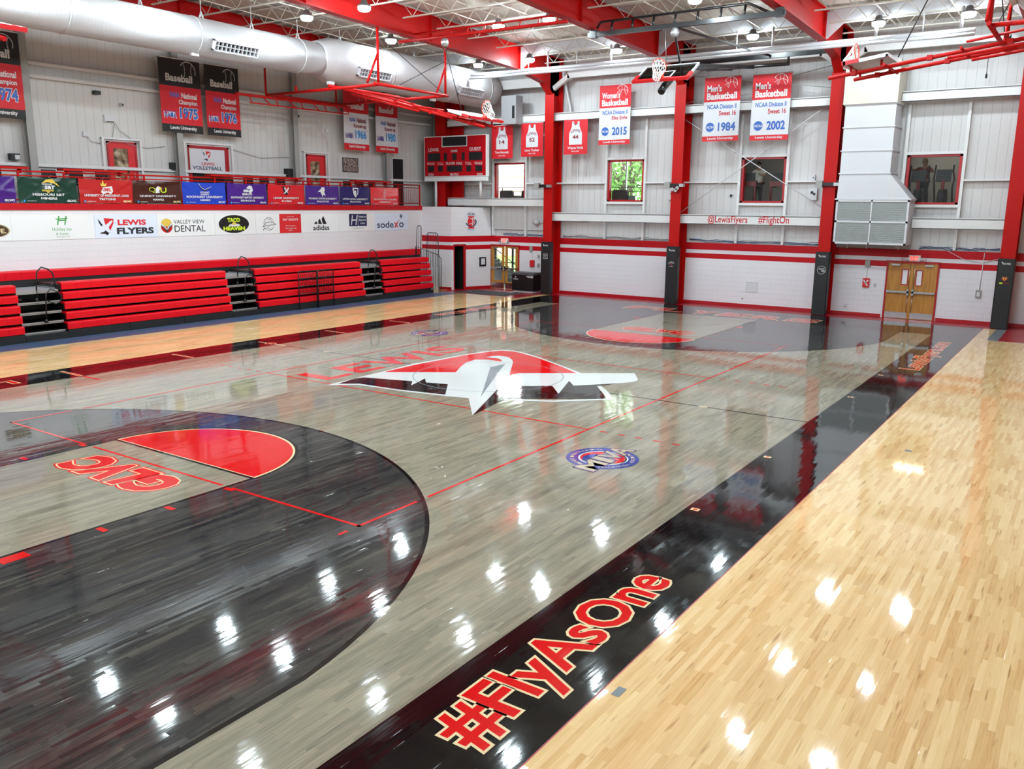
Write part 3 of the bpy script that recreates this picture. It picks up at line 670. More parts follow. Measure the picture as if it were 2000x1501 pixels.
for k, (x, y) in enumerate(((6.2, 22.5), (.6, 21.5))):
    mb = MB(); mb.box(x-.6, x+.6, y-.3, y+.3, 6.94, 6.99, P['glow'])
    tag(mb.build('ceiling_panel_light'), 'warm ceiling light panel seen through the '+('rightmost window' if k == 0 else 'third window from the left'), 'lamp', 'fitness room lamps')
# lounge with outdoor glazing behind the two left windows
mb = MB(); mb.box(-16, -3.1, YW+.25, 21.6, FZ-.1, FZ, P['fitfloor']); struct(mb, 'floor_lounge')
mb = MB(); mb.box(-16, -3.1, YW+.25, 21.8, 6.6, 6.7, P['white']); struct(mb, 'ceiling_lounge')
mb = MB()
for x in (-15.9, -13.2, -10.4, -7.55, -5.6, -3.3): mb.box(x-.035, x+.035, 21.7, 21.78, FZ, 6.6, P['alu'])
mb.box(-16, -3.1, 21.7, 21.78, 6.2, 6.26, P['alu']); struct(mb, 'window_5')
mb = MB(); mb.box(-40, 20, 21.8, 70, -.2, -.05, P['grass']); struct(mb, 'ground_outside')
t = thing('terrace_railing', 'thin dark railing seen through the two left windows', 'railing', (-8, 21.3, FZ))
mb = MB()
for z in (4.75, 4.95): mb.box(-15.8, -3.4, 21.28, 21.32, z-.015, z+.015, P['black'])
mb.build('rail', t); mb = MB()
for x in (-14.6, -12.3, -9.6, -7.2, -5.1): mb.box(x-.015, x+.015, 21.28, 21.32, FZ, 4.95, P['black'])
mb.build('rail_post', t)
def armchair(x, y, lab, s=1.0):
    t = thing('armchair', lab, 'chair', (x, y, FZ), 'lounge armchairs'); m = P['rubber']
    mb = MB(); mb.box(x-.36*s, x+.36*s, y-.35, y+.35, FZ, FZ+.45, m); mb.build('seat', t)
    mb = MB(); mb.extrude([(x-.4*s, y-.42, FZ+.1), (x-.38*s, y-.42, FZ+.8), (x-.3*s, y-.42, FZ+.87), (x+.3*s, y-.42, FZ+.87), (x+.38*s, y-.42, FZ+.8), (x+.4*s, y-.42, FZ+.1)], (0, .14, 0), m); mb.build('backrest', t)
    for d in (-.42, .3):
        mb = MB(); mb.box(x+d*s, x+(d+.12)*s, y-.35, y+.35, FZ+.1, FZ+.62, m); mb.build('armrest', t)
armchair(-6.35, 19.2, 'black armchair at the left of the window with the green tree'); armchair(-12.75, 19.4, 'black armchair at the left of the white bright window'); armchair(-11.7, 19.6, 'black armchair at the right of the white bright window', .7)
t = thing('high_table', 'dark round high table in front of the green tree', 'table', (-5.65, 19.9, FZ))
mb = MB(); mb.lathe((-5.65, 19.9, 4.98), [(.42, 0), (.42, .03)], P['black']); mb.build('tabletop', t)
mb = MB(); mb.tube([(-5.65, 19.9, FZ), (-5.65, 19.9, 4.98)], .04, P['black']); mb.build('pedestal', t)
mb = MB(); mb.lathe((-5.65, 19.9, FZ), [(.28, 0), (.26, .03)], P['black']); mb.build('base', t)
mb = MB(); mb.box(-5.1, -4.93, 18.6, 18.9, FZ, 4.7, P['white']); tag(mb.build('storage_box'), 'small white box at the right sill of the tree window', 'box')
def tree(name, x, y, h, seed, lab, rad=2.6):
    rnd = random.Random(seed); t = thing(name, lab, 'tree', (x, y, -.05), 'trees outside the lounge')
    mb = MB(); mb.tube([(x, y, -.05), (x+.1, y, 2.5), (x-.1, y+.1, 4.6)], [.34, .27, .22], P['bark'], 10)
    for a, l in ((.5, 3.2), (-.6, 3.0), (.15, 3.4), (-.2, 2.6)): mb.tube([(x, y, 4.2), (x+a*1.2, y+rnd.uniform(-.3, .3), 5.6), (x+a*2.4, y+rnd.uniform(-.6, .6), 4.2+l)], [.2, .13, .05], P['bark'], 8)
    mb.build('trunk', t)
    mb = MB()
    for i in range(2600):
        u = Vector((rnd.gauss(0, 1), rnd.gauss(0, 1), rnd.gauss(0, .8))); u = u.normalized()*rad*rnd.uniform(.45, 1.05)
        c = Vector((x, y, h))+Vector((u.x, u.y, u.z*.95)); a = Vector((rnd.gauss(0, 1), rnd.gauss(0, 1), rnd.gauss(0, 1))).normalized(); b = a.cross(Vector((rnd.gauss(0, 1), rnd.gauss(0, 1), rnd.gauss(0, 1)))).normalized(); s = rnd.uniform(.09, .2)
        mb.poly([c-a*s, c-b*s*.5, c+a*s, c+b*s*.5], P['leaf'])
    o = mb.build('foliage', t); o['kind'] = 'stuff'
tree('shade_tree', -10.2, 27, 6.6, 1, 'green tree filling the second window from the left', 3.4); tree('shade_tree', -14.0, 33, 6.2, 2, 'green tree partly hidden behind the first one outside', 3.4); tree('shade_tree', -7.2, 31, 6.4, 3, 'green tree rising at the right of the tree window', 3.2)
t = thing('brick_building', 'pale brick building seen through the leftmost bright window', 'building', (-27, 44, 0)); mb = MB(); mb.box(-33, -25.6, 42, 48, -.05, 6.3, P['brick']); mb.build('wall', t)
mb = MB(); mb.box(-33.1, -25.5, 41.9, 48.1, 6.3, 6.9, P['white']); mb.build('roof_edge', t)
# entrance hall behind the glazed exit doors
mb = MB(); mb.box(-14.2, -10.0, YW, 22.6, -.06, 0, P['hallfloor']); struct(mb, 'floor_hall')
mb = MB(); mb.box(-14.3, -10, YW+.02, 22.6, 2.9, 2.96, P['white']); struct(mb, 'ceiling_hall')
mb = MB(); mb.box(-16.0, -15.95, YW+.02, 22.6, 0, 2.96, P['fitwall']); mb.box(-10.0, -9.95, YW+.02, 22.6, 0, 2.96, P['fitwall']); struct(mb, 'wall_hall')
mb = MB()
for x in (-15.9, -14.75, -13.95, -12.7, -12.2, -11.2, -10.1): mb.box(x-.05, x+.05, 22.5, 22.58, 0, 2.9, P['black'])
for z in (.95, 2.1): mb.box(-16, -10, 22.5, 22.58, z-.03, z+.03, P['black'])
struct(mb, 'door_4')
t = thing('staircase', 'dark staircase with railing seen through the left glazed door', 'stairs', (-14.2, 20.8, 0))
mb = MB()
for i in range(7): mb.box(-13.2-.28*(i+1), -13.2-.28*i, 20.4, 21.5, 0, .17*(i+1), P['rubber'])
mb.build('steps', t); mb = MB()
for dz in (.55, .95): mb.tube([(-13.0, 20.4, dz), (-15.2, 20.4, dz+1.35)], .022, P['black'])
mb.tube([(-13.0, 20.4, 0), (-13.0, 20.4, .95)], .022, P['black']); mb.build('handrail', t)
# ------------------------------------------------------------------ doors
def leaf_door(name, x0, x1, glazed):
    """a double door in the far wall"""
    mb = MB(); m = P['base']; y = YW
    for u0, u1, z0, z1 in ((x0, x0+.06, 0, 2.1), (x1-.06, x1, 0, 2.1), (x0-.02, x1+.02, 2.08, 2.16)): mb.box(u0, u1, y-.04, y+.1, z0, z1, m)
    D = struct(mb, name); xm = (x0+x1)/2
    for a, b, s in ((x0+.06, xm-.035, 1), (xm+.035, x1-.06, -1)):
        mb = MB(); y0, y1 = y-.02, y+.03; hole = None
        if glazed: hole = (a+.17, b-.13, .42, 2.0) if s == 1 else (a+.13, b-.17, .36, 2.0)
        elif s == 1: hole = (b-.3, b-.12, 1.3, 1.84)
        else: hole = (a+.12, a+.3, 1.28, 1.82)
        h = hole
        for u0, u1, z0, z1 in ((a, h[0], .01, 2.08), (h[1], b, .01, 2.08), (h[0], h[1], .01, h[2]), (h[0], h[1], h[3], 2.08)): mb.box(u0, u1, y0, y1, z0, z1, P['wood'])
        L = struct(mb, 'door_leaf', parent=D)
        mb = MB(); mb.poly([(h[0], y+.005, h[2]), (h[1], y+.005, h[2]), (h[1], y+.005, h[3]), (h[0], y+.005, h[3])], P['glass'] if glazed else P['doorview']); struct(mb, 'pane', parent=L)
        if not glazed:
            mb = MB()
            for u0, u1, z0, z1 in ((h[0]-.03, h[0], h[2]-.03, h[3]+.03), (h[1], h[1]+.03, h[2]-.03, h[3]+.03), (h[0], h[1], h[2]-.03, h[2]), (h[0], h[1], h[3], h[3]+.03)): mb.box(u0, u1, y0-.01, y0, z0, z1, m)
            struct(mb, 'window_trim', parent=L)
        mb = MB(); mb.box(a+.02, b-.01, y0-.1, y0-.05, .98, 1.05, P['chrome'])
        e = b-.05 if s == 1 else a+.05
        mb.box(e-.035, e+.035, y0-.1, y0, .9, 1.13, P['chrome']); f = a+.05 if s == 1 else b-.05; mb.box(f-.02, f+.02, y0-.06, y0, .97, 1.06, P['chrome']); struct(mb, 'push_bar', parent=L)
        mb = MB(); mb.box(a+.02, b-.02, y0-.006, y0, .03, .25 if not glazed else .3, P['chrome']); struct(mb, 'kick_plate', parent=L)
        mb = MB(); c = a+.12 if s == 1 else b-.42; mb.box(c, c+.28, y0-.06, y0, 1.98, 2.04, P['chrome']); struct(mb, 'door_closer', parent=L)
        if not glazed:
            mb = MB(); mb.tube([(e, y0-.02, .25), (e, y0-.02, .9)], .009, P['chrome'], 6); mb.tube([(e, y0-.02, 1.13), (e, y0-.02, 2.05)], .009, P['chrome'], 6); struct(mb, 'latch_rod', parent=L)
    if not glazed:
        mb = MB(); mb.box(xm-.035, xm+.035, y-.045, y+.03, .01, 2.08, P['wood']); struct(mb, 'mullion', parent=D)
leaf_door('door_2', 5.36, 7.17, False); leaf_door('door_3', *DOORL[:2], True)
def wall_door(n, y0, y1, zt, g, view, poster=False):
    mb = MB(); x = XL; m = P['base']; zf = 3.99
    for a, b, c, d in ((y0, y0+.07, zf, zt), (y1-.07, y1, zf, zt), (y0, y1, zt-.07, zt)): mb.box(x, x+.05, a, b, c, d, m)
    D = struct(mb, 'door_%d' % n); mb = MB()
    a0, a1, z0, z1 = g
    for a, b, c, d in ((y0+.07, a0, zf, zt-.07), (a1, y1-.07, zf, zt-.07), (a0, a1, zf, z0), (a0, a1, z1, zt-.07)): mb.box(x, x+.03, a, b, c, d, P['red'] if not poster else m)
    L = struct(mb, 'door_leaf', parent=D)
    mb = MB(); mb.poly([(x+.012, a0, z0), (x+.012, a1, z0), (x+.012, a1, z1), (x+.012, a0, z1)], view); struct(mb, 'pane', parent=L)
    mb = MB(); mb.box(x+.03, x+.06, y1-.17, y1-.12, 4.9, 5.05, P['chrome']); struct(mb, 'door_handle', parent=L)
    mb = MB()
    for a in (y0-.2, y1+.1): mb.box(x, x+.1, a, a+.08, zf, zt+.1, P['whitesteel'])
    mb.box(x, x+.08, y0-.2, y1+.2, zt+.06, zt+.12, P['whitesteel']); struct(mb, 'jamb', parent=D)
wall_door(5, .66, 1.77, 6.11, (.88, 1.43, 4.6, 5.88), P['doorview']); wall_door(6, 9.7, 10.79, 6.13, (9.92, 10.45, 4.6, 5.85), P['doorview'])
wall_door(7, 3.86, 5.68, 6.17, (4.0, 5.5, 4.2, 6.05), P['dark'], True)
mb = MB(); mb.box(XL, XL+.06, 15.08, 15.14, 3.99, 6.2, P['white']); mb.box(XL, XL+.06, 15.92, 15.98, 3.99, 6.2, P['white']); mb.box(XL, XL+.06, 15.08, 15.98, 6.2, 6.26, P['white']); D = struct(mb, 'door_8')
mb = MB(); mb.poly([(XL+.01, 15.14, 3.99), (XL+.01, 15.92, 3.99), (XL+.01, 15.92, 6.2), (XL+.01, 15.14, 6.2)], P['dark']); struct(mb, 'dark_opening', parent=D)

def plane_emblem(F, u, v, s, l=2, red='red', blk='navy', wht='whitefab'):
    """the club mark: a white aeroplane over a red wedge, black shade behind"""
    Q = lambda pts: [(u+a*s, v+b*s) for a, b in pts]
    F.poly(Q([(-.12, .5), (.5, .46), (.48, .2), (.22, -.28), (-.05, .1)]), P[red], l)
    F.poly(Q([(-.5, .48), (-.34, .3), (-.2, .1), (-.3, .02), (-.42, .2)]), P[blk], l)
    F.poly(Q([(-.3, -.3), (-.1, -.18), (.12, -.36), (.2, -.34), (.03, -.52), (-.1, -.42), (-.42, -.4)]), P[blk], l)
    F.poly(Q([(-.22, .46), (-.02, .1), (.34, .36), (.43, .36), (.4, .26), (.14, -.04), (.3, -.36), (.16, -.22), (.0, -.14), (-.16, -.3), (-.5, -.36), (-.16, -.1), (-.14, .02), (-.34, .26)]), P[wht], l+1)
mb = MB(); mb.box(XL+.06, XL+.065, 3.9, 5.47, 5.18, 6.05, P['whitefab']); t = tag(mb.build('door_poster'), 'white volleyball poster hung over the middle balcony door', 'poster')
mb = MB(); F = Frame(mb, (XL+.065, 3.9, 5.18), (0, 1, 0), (0, 0, 1), (1, 0, 0), .003); plane_emblem(F, .75, .62, .36, 1, 'red', 'navy'); F.text('LEWIS', .5, 1.08, .27, .38, P['blockred'], 1, .02); F.text('VOLLEYBALL', .1, 1.42, .1, .24, P['navy'], 1, .02); mb.build('lettering', t)
mb = MB(); mb.box(XL+.004, XL+.03, 11.85, 12.83, 5.47, 6.1, P['black']); t = tag(mb.build('photo_collage'), 'dark framed photo collage right of the last red balcony door', 'picture'); mb = MB(); mb.poly([(XL+.032, 11.89, 5.5), (XL+.032, 12.79, 5.5), (XL+.032, 12.79, 6.07), (XL+.032, 11.89, 6.07)], P['photos']); mb.build('photos', t)
# exit signs
def exit_sign(x, z, lab, guard):
    t = thing('exit_sign', lab, 'exit sign', (x, YW-.06, z-.12), 'exit signs'); y = YW
    mb = MB(); mb.box(x-.2, x+.2, y-.08, y-.01, z-.11, z+.11, P['offwhite']); mb.build('housing', t)
    mb = MB(); F = Frame(mb, (x, y-.08, z), (1, 0, 0), (0, 0, 1), (0, -1, 0)); F.text('EXIT', -.14, .14, -.07, .07, P['led'], 1, .03); mb.build('lettering', t)
    for s in (-1, 1):
        mb = MB(); mb.lathe((x+s*.24, y-.03, z-.03), [(.03, 0), (.055, .05), (.055, .07)], P['alu'], 12, (0, -1, 0)); mb.build('emergency_lamp', t)
    if guard:
        mb = MB(); r = .006; m = P['blockred']
        for dz in (-.2, -.07, .06, .17): mb.tube([(x-.4, y-.01, z+dz), (x-.4, y-.2, z+dz), (x+.4, y-.2, z+dz), (x+.4, y-.01, z+dz)], r, m, 5)
        for dx in (-.4, 0, .4): mb.tube([(x+dx, y-.2, z-.2), (x+dx, y-.2, z+.17)], r, m, 5)
        mb.build('wire_guard', t)
exit_sign(6.3, 2.27, 'exit sign in a red wire guard above the wooden double door', True); exit_sign(-12.17, 2.36, 'exit sign above the glazed doors in the far left corner', False)

# ------------------------------------------------------------------ air handling
t = thing('return_air_duct', 'big white rectangular return air duct with grille right of a red column', 'air duct', (4.5, 17.5, 2.75)); m = P['white']; yf = 17.0
mb = MB()
for z0, z1 in ((5.3, 6.08), (6.12, 6.9), (6.94, 7.68)): mb.box(3.64, 5.37, yf, YW+.1, z0, z1, m)
for z in (5.3, 6.1, 6.92, 7.7): mb.box(3.6, 5.41, yf-.03, YW+.1, z-.02, z+.02, m)
mb.build('shaft', t)
mb = MB(); mb.box(3.56, 5.4, yf-.06, YW+.1, 7.72, 9.15, P['beige']); mb.box(3.56, 5.4, yf-.08, yf-.06, 7.72, 7.78, P['beige']); mb.build('insulated_top', t)
mb = MB(); b0 = len(mb.v)
lo = [(3.6, yf, 4.4), (6.12, yf, 4.4), (6.12, YW+.1, 4.4), (3.6, YW+.1, 4.4)]; hi = [(3.64, yf, 5.28), (5.37, yf, 5.28), (5.37, YW+.1, 5.28), (3.64, YW+.1, 5.28)]
for i in range(4): mb.poly([lo[i], lo[(i+1) % 4], hi[(i+1) % 4], hi[i]], m)
mb.poly(hi, m); mb.build('flared_hood', t)
mb = MB(); mb.box(3.6, 6.12, yf+.03, YW-.02, 2.76, 4.4, m); mb.box(3.55, 6.16, yf-.03, YW-.02, 4.36, 4.41, m); mb.build('plenum_box', t)
mb = MB()
for u0, u1, z0, z1 in ((3.6, 3.67, 2.76, 4.36), (6.05, 6.12, 2.76, 4.36), (4.83, 4.88, 2.76, 4.36), (3.6, 6.12, 2.76, 2.83), (3.6, 6.12, 4.29, 4.36), (3.6, 6.12, 3.54, 3.61)): mb.box(u0, u1, yf-.02, yf+.04, z0, z1, m)
mb.build('grille_frame', t)
mb = MB()
for z in [2.84+.036*i for i in range(41)]: mb.obox((3.66, yf+.0, z), (2.4, 0, 0), (0, .028, -.02), (0, 0, .018), P['louvre'])
mb.build('louvres', t)
mb = MB()
for x in (4.0, 4.7, 5.8): mb.box(x-.02, x+.02, 17.5, 17.54, 2.59, 2.76, P['whitesteel'])
mb.build('support', t)
def diffuser(t, xd, zd, R, y0, y1, sx=1):
    a = math.radians(24); n = V(sx*math.cos(a), 0, -math.sin(a)); up = V(sx*math.sin(a), 0, math.cos(a)); c = V(xd, (y0+y1)/2, zd)+n*R; L = y1-y0; h = .34; m = P['white']
    mb = MB(); o = c-up*h/2-n*.12-V(0, L/2, 0)
    for (q, vv) in ((0, .04), (h-.04, .04)): mb.obox(o+up*q, V(0, L, 0), up*vv, n*.24, m)
    for q in (0, L-.05): mb.obox(o+V(0, q, 0), V(0, .05, 0), up*h, n*.24, m)
    d = mb.build('diffuser', t)
    mb = MB(); mb.obox(o+n*.1, V(0, L, 0), up*h, n*.02, P['dark']); mb.build('dark_throat', d)
    mb = MB(); k = 11
    for i in range(1, k): mb.obox(o+V(0, L*i/k, 0)+n*.13, V(0, .018, 0), up*h, n*.1, m)
    mb.obox(o+up*(h/2-.008)+n*.13, V(0, L, 0), up*.016, n*.1, m); mb.build('louvre_grid', d)
t = thing('round_duct', 'long white round duct with grilles hung along the left side', 'air duct', (-12.5, 0, 8.4)); xd = -12.5
mb = MB(); ax = (0, 1, 0)
mb.lathe((xd, -17.5, 9.19), [(.585, 0), (.585, 24.0)], P['duct'], 40, ax); mb.build('narrow_run', t)
mb = MB(); mb.lathe((xd, 6.4, 9.24), [(.585, 0), (.62, .12), (.785, .62), (.785, 10.1), (.775, 10.35), (.73, 10.65), (.63, 10.93), (.46, 11.12), (.2, 11.2)], P['duct'], 44, ax); mb.build('wide_run', t)
for y, r, z in ((-2.9, .6, 9.19), (1.25, .6, 9.19), (5.5, .6, 9.19), (9.9, .8, 9.24), (13.9, .8, 9.24), (16.4, .8, 9.24)): mb = MB(); mb.lathe((xd, y, z), [(r-.03, -.02), (r, -.02), (r, .02), (r-.03, .02)], P['duct'], 40, ax); mb.build('band', t)
for y0, y1, R, z in ((1.62, 3.35, .585, 9.19), (7.85, 9.6, .785, 9.24), (13.95, 15.65, .785, 9.24)): diffuser(t, xd, z, R, y0, y1)
for y in (-3.2, -.45, 1.66, 3.62, 5.63, 7.68, 9.7, 11.9, 14.0):
    r = .585 if y < 6.6 else .785; z = 9.2+r
    mb = MB(); mb.bar((xd-.1, y, z-.03), (xd, y, z+.18), .05, .02, P['white'], (0, 1, 0)); mb.bar((xd+.1, y, z-.03), (xd, y, z+.18), .05, .02, P['white'], (0, 1, 0)); mb.tube([(xd, y, z+.15), (xd, y, deckz(y)-.5)], .012, P['white'], 6); mb.build('hanger', t)
for y in (1.2, 7.0, 12.9):
    r = .585 if y < 6.6 else .785; mb = MB(); mb.box(xd+.1, xd+.22, y-.14, y+.14, 9.2-r-.05, 9.2-r+.06, P['white']); mb.build('drain_lug', t)
mb = MB(); mb.box(-11.66, -10.85, 17.0, 17.548, 7.7, 8.95, P['ahu']); t2 = tag(mb.build('air_handler'), 'grey sheet metal air handler box at the end of the round duct', 'air handler'); mb = MB(); mb.box(-11.05, -10.93, 16.98, 17.0, 7.95, 8.5, P['dark']); mb.build('vent_slot', t2)
t = thing('round_duct', 'end of a white round duct at the top right corner', 'air duct', (10.2, 0, 8.4)); mb = MB(); mb.lathe((10.2, -17.5, 9.1), [(.66, 0), (.66, 25.2), (.6, 25.6), (.45, 25.9), (.2, 26)], P['duct'], 40, ax); mb.build('run', t)
diffuser(t, 10.2, 9.1, .66, 5.6, 7.3, -1)

# ------------------------------------------------------------------ lamps
LX = {14.6: [-11.2, -8.55, -4.5, .87, 5.05, 7.68], 8.85: [-11, -6.05, -4.0, 1.1, 5.2, 7.7], 4.35: [-10.6, -8.0, -4.2, .94, 5.3, 7.65], -.12: [-10.8, -7.95, -3.95, .9, 5.2, 7.7], -4.3: [-10.86, -7.9, -4.3, .9, 5.2, 7.7], -8.9: [-10.9, -7.9, -4.2, .9, 5.2, 7.7], -14.5: [-10.9, -7.9, -4.2, .9, 5.2, 7.7]}
RN = {14.6: 'in the row nearest the far wall', 8.85: 'in the second row from the far wall', 4.35: 'in the third row from the far wall', -.12: 'over the halfway line', -4.3: 'in the fifth row from the far wall', -8.9: 'over the near free throw line', -14.5: 'over the near baseline'}
CN = ['leftmost', 'second from left', 'third from left', 'fourth from left', 'fifth from left', 'rightmost']
proto = None
for y, xs in LX.items():
    for k, x in enumerate(xs):
        z = 9.98 if y > 10 else 10.08
        lab = 'round high-bay lamp %s, %s of six' % (RN[y], CN[k])
        if proto is None:
            t = thing('high_bay_lamp', lab, 'lamp', (x, y, z), 'high-bay lamps')
            parts = []
            mb = MB(); mb.lathe((x, y, z), [(.1, -.125), (.15, -.118), (.19, -.08), (.2, -.03), (.2, .0)], P['lamp'], 28); parts.append(mb.build('lens', t))
            mb = MB(); mb.lathe((x, y, z+.002), [(.205, .0), (.2, .05), (.14, .09), (.12, .1), (.09, .2), (.03, .22)], P['housing'], 24); parts.append(mb.build('housing', t))
            mb = MB(); mb.tube([(x, y, z+.2), (x, y, z+.5)], .012, P['white'], 6); parts.append(mb.build('stem', t)); proto = t
        else:
            t = proto.copy(); col.objects.link(t); t.location = (x, y, z); t['label'] = lab
            for q in parts:
                c = q.copy(); col.objects.link(c); c.parent = t

# ------------------------------------------------------------------ baskets folded up under the roof
def net(mb, c, a, b, r, d, L, m, n=12):
    c, a, b, d = Vector(c), Vector(a).normalized(), Vector(b).normalized(), Vector(d).normalized()
    lv = [(r, 0), (r*.9, .25), (r*.72, .5), (r*.58, .75), (r*.56, 1.0)]
    P_ = lambda k, i: c+(a*math.cos(2*PI*(k+(.5 if i % 2 else 0))/n)+b*math.sin(2*PI*(k+(.5 if i % 2 else 0))/n))*lv[i][0]+d*L*lv[i][1]
    for k in range(n):
        for i in range(4):
            for q in ((k, k-1) if i % 2 == 0 else (k, k+1)): mb.tube([P_(k, i), P_(q, i+1)], .009, m, 4, False)
def basket_board(t, o, Wd, S, N, glass, droop):
    """board: o bottom centre, Wd width direction, S up the board, N out of its face"""
    o, Wd, S, N = Vector(o), Vector(Wd).normalized(), Vector(S).normalized(), Vector(N).normalized(); w2, H = .915, 1.07
    mb = MB()
    if glass:
        mb.obox(o-Wd*w2, Wd*2*w2, S*H, N*.012, P['board']); B = mb.build('backboard', t); mb = MB()
        for q0, a, b in ((o-Wd*w2, Wd*2*w2, S*.055), (o-Wd*w2+S*(H-.055), Wd*2*w2, S*.055), (o-Wd*w2, Wd*.055, S*H), (o+Wd*(w2-.055), Wd*.055, S*H)): mb.obox(q0-N*.04, a, b, N*.065, P['white'])
        for q0, a, b in ((-.305, .61, .05), (-.305, .05, .46), (.255, .05, .46)): mb.obox(o+Wd*q0+S*.15+N*.013, Wd*a, S*b, N*.003, P['white'])
        mb.obox(o-Wd*.305+S*.56+N*.013, Wd*.61, S*.05, N*.003, P['white']); mb.build('board_frame', B)
    else:
        mb.obox(o-Wd*w2, Wd*2*w2, S*H, N*.035, P['white']); B = mb.build('backboard', t); mb = MB()
        for q0, a, b in ((o-Wd*w2, Wd*2*w2, S*.06), (o-Wd*w2+S*(H-.06), Wd*2*w2, S*.06), (o-Wd*w2, Wd*.06, S*H), (o+Wd*(w2-.06), Wd*.06, S*H)): mb.obox(q0-N*.05, a, b, N*.05, P['white'])
        mb.build('board_frame', B)
    mb = MB(); m = P['red']
    mb.obox(o-Wd*(w2+.03)-S*.03-N*.045, Wd*(2*w2+.06), S*.09, N*.09, m)
    for s in (-1, 1): mb.obox(o+Wd*(s*(w2-.02)-.05)-N*.045, Wd*.1, S*.38, N*.09, m)
    mb.build('edge_pad', B)
    mb = MB(); c = o+S*.15+N*.38; mm = P['orange']
    mb.ring(c, Wd, N, .228, .014, mm, 28, 8)
    mb.obox(o+S*.05-Wd*.07+N*.012, Wd*.14, S*.14, N*.06, mm); 
    for s in (-1, 1): mb.bar(o+S*.1+Wd*s*.06+N*.06, c+Wd*s*.16-N*.16, .02, .02, mm)
    mb.bar(o+S*.05+N*.06, c-N*.22-S*.01, .1, .02, mm); R = mb.build('rim', t)
    mb = MB(); net(mb, c, Wd, N, .225, droop, .42, P['net']); mb.build('net', R)
def winch(t, p, m='grey'):
    mb = MB(); mb.lathe(Vector(p)+V(0, 0, -.3), [(.05, 0), (.12, .05), (.14, .15), (.12, .25), (.05, .3)], P['alu'], 14); mb.build('winch', t)
def side_basket(sx, yc, lab, xb, zb0, xt, zt, mast=True):
    """basket folding up over the side of the hall; sx -1 left, 1 right. board bottom (xb,zb0), top (xt,zt)"""
    m = P['steel']; X = lambda v: sx*v
    t = thing('side_basket', lab, 'basketball hoop', (X(9.3), yc, 8), 'folded side baskets')
    ya, yb = yc-1.86, yc+1.8; xm = 9.27
    mb = MB()
    for y in (ya, yb):
        mb.tube([(X(xm), y, zb(y)+.0), (X(xm), y, 8.05)], .045, m); mb.tube([(X(xm), y-.55, 8.08), (X(xm), y, 9.1)], .04, m)
        mb.tube([(X(xm), y+.1, 8.1), (X(15.2), y+.1, 8.1)], .055, m); mb.tube([(X(15.1), y, 8.1), (X(15.1), y, 10.2)], .04, m)
        mb.tube([(X(13.4), y-.02, 8.1), (X(13.4), y-.02, 8.28)], .05, m)
    mb.tube([(X(xm), ya-.2, 8.1), (X(xm), yb+.15, 8.1)], .055, m); mb.tube([(X(11.7), ya, 8.2), (X(11.7), yb+.1, 8.2)], .055, m); mb.tube([(X(15), ya, 8.1), (X(15), yb, 8.1)], .05, m)
    mb.build('hanger_frame', t)
    mb = MB()
    for y0, x0, x1 in ((yc-.55, 11.8, 5.7 if sx < 0 else 5.5), (yc+.45, 11.8, 5.9)):
        z0 = 8.3; sl = (zt-zb0)/(abs(xt)-abs(xb)); z1 = zb0-.22+(x1-abs(xb))*sl
        mb.tube([(X(x0), y0, 8.2), (X(x1), y0, z1)], .05, m)
        mb.tube([(X(x0), y0-.1, 8.05), (X(x1+2.8), y0-.1, z1-.14+2.8*sl)], .04, m)
        for f in (.35, .62, .9): p = V(X(x0), y0, 8.2).lerp(V(X(x1), y0, z1), f); mb.box(p.x-.06, p.x+.06, p.y-.075, p.y+.075, p.z-.06, p.z+.06, m)
    for xx in (10.5, 8.6, 6.9):
        z = zb0-.22+(xx-abs(xb))*(zt-zb0)/(abs(xt)-abs(xb)); mb.tube([(X(xx), yc-.85, z), (X(xx), yc+.85, z)], .035, m)
    mb.tube([(X(11.7), ya+.2, 8.2), (X(8.6), yc, zb0-.3+(8.6-abs(xb))*.27)], .035, m)
    mb.build('swing_arm', t)
    mb = MB()
    for dx in (.12, .85):
        for dy in (-.55, .45):
            z = zb0+dx*(zt-zb0)/(abs(xt)-abs(xb)); mb.tube([(X(abs(xb)+dx), yc+dy, z-.2), (X(abs(xb)+dx), yc+dy, z-.03)], .03, m)
    mb.build('board_bracket', t)
    S = V(X(abs(xt)-abs(xb)), 0, zt-zb0).normalized(); N = V(-S.z*sx*1.0, 0, abs(S.x)); Wd = V(0, 1, 0)
    basket_board(t, (xb, yc, zb0), Wd, S, N, False, -S*.75+V(0, 0, -.6))
    if mast:
        mb = MB(); y = yc-.1
        mb.tube([(X(9.85), y, 9.78), (X(2.8), y, 9.74)], .055, m); mb.tube([(X(9.2), y+.1, 10.0), (X(3.0), y+.1, 9.98)], .035, m)
        for i in range(9): mb.tube([(X(3.2+.72*i), y, 9.75), (X(3.2+.72*i), y+.1, 9.98)], .02, m)
        mb.build('winch_beam', t); winch(t, (X(7.75), y, 9.72))
        mb = MB(); mb.tube([(X(7.75), y, 9.42), (xt+.2*sx*0, yc, zt+.03)], .016, P['rubber'], 6); mb.tube([(X(7.75), y, 9.4), (X(7.75), y+.7, 9.45)], .008, P['rubber'], 5); mb.build('lift_cable', t)
    mb = MB(); mb.tube([(X(xm), ya, 9.7), (X(xm), yb-.1, 8.15)], .013, P['rubber'], 5); mb.tube([(X(xm), yb-.05, 9.3), (X(xm), ya+1.1, 8.2)], .013, P['rubber'], 5); mb.build('cross_brace', t)
    mb = MB(); x = X(14.6)
    mb.tube([(x, ya-1.8, 7.93), (x, yb+.3, 7.98)], .05, m); mb.tube([(x, ya-1.2, 7.68), (x, yb+.1, 7.7)], .025, m)
    for i in range(9): mb.tube([(x, ya-1.2+.62*i, 7.93), (x, ya-1.0+.62*i+(.15 if i % 2 else -.1), 7.69)], .022, m)
    mb.build('lattice_beam', t)
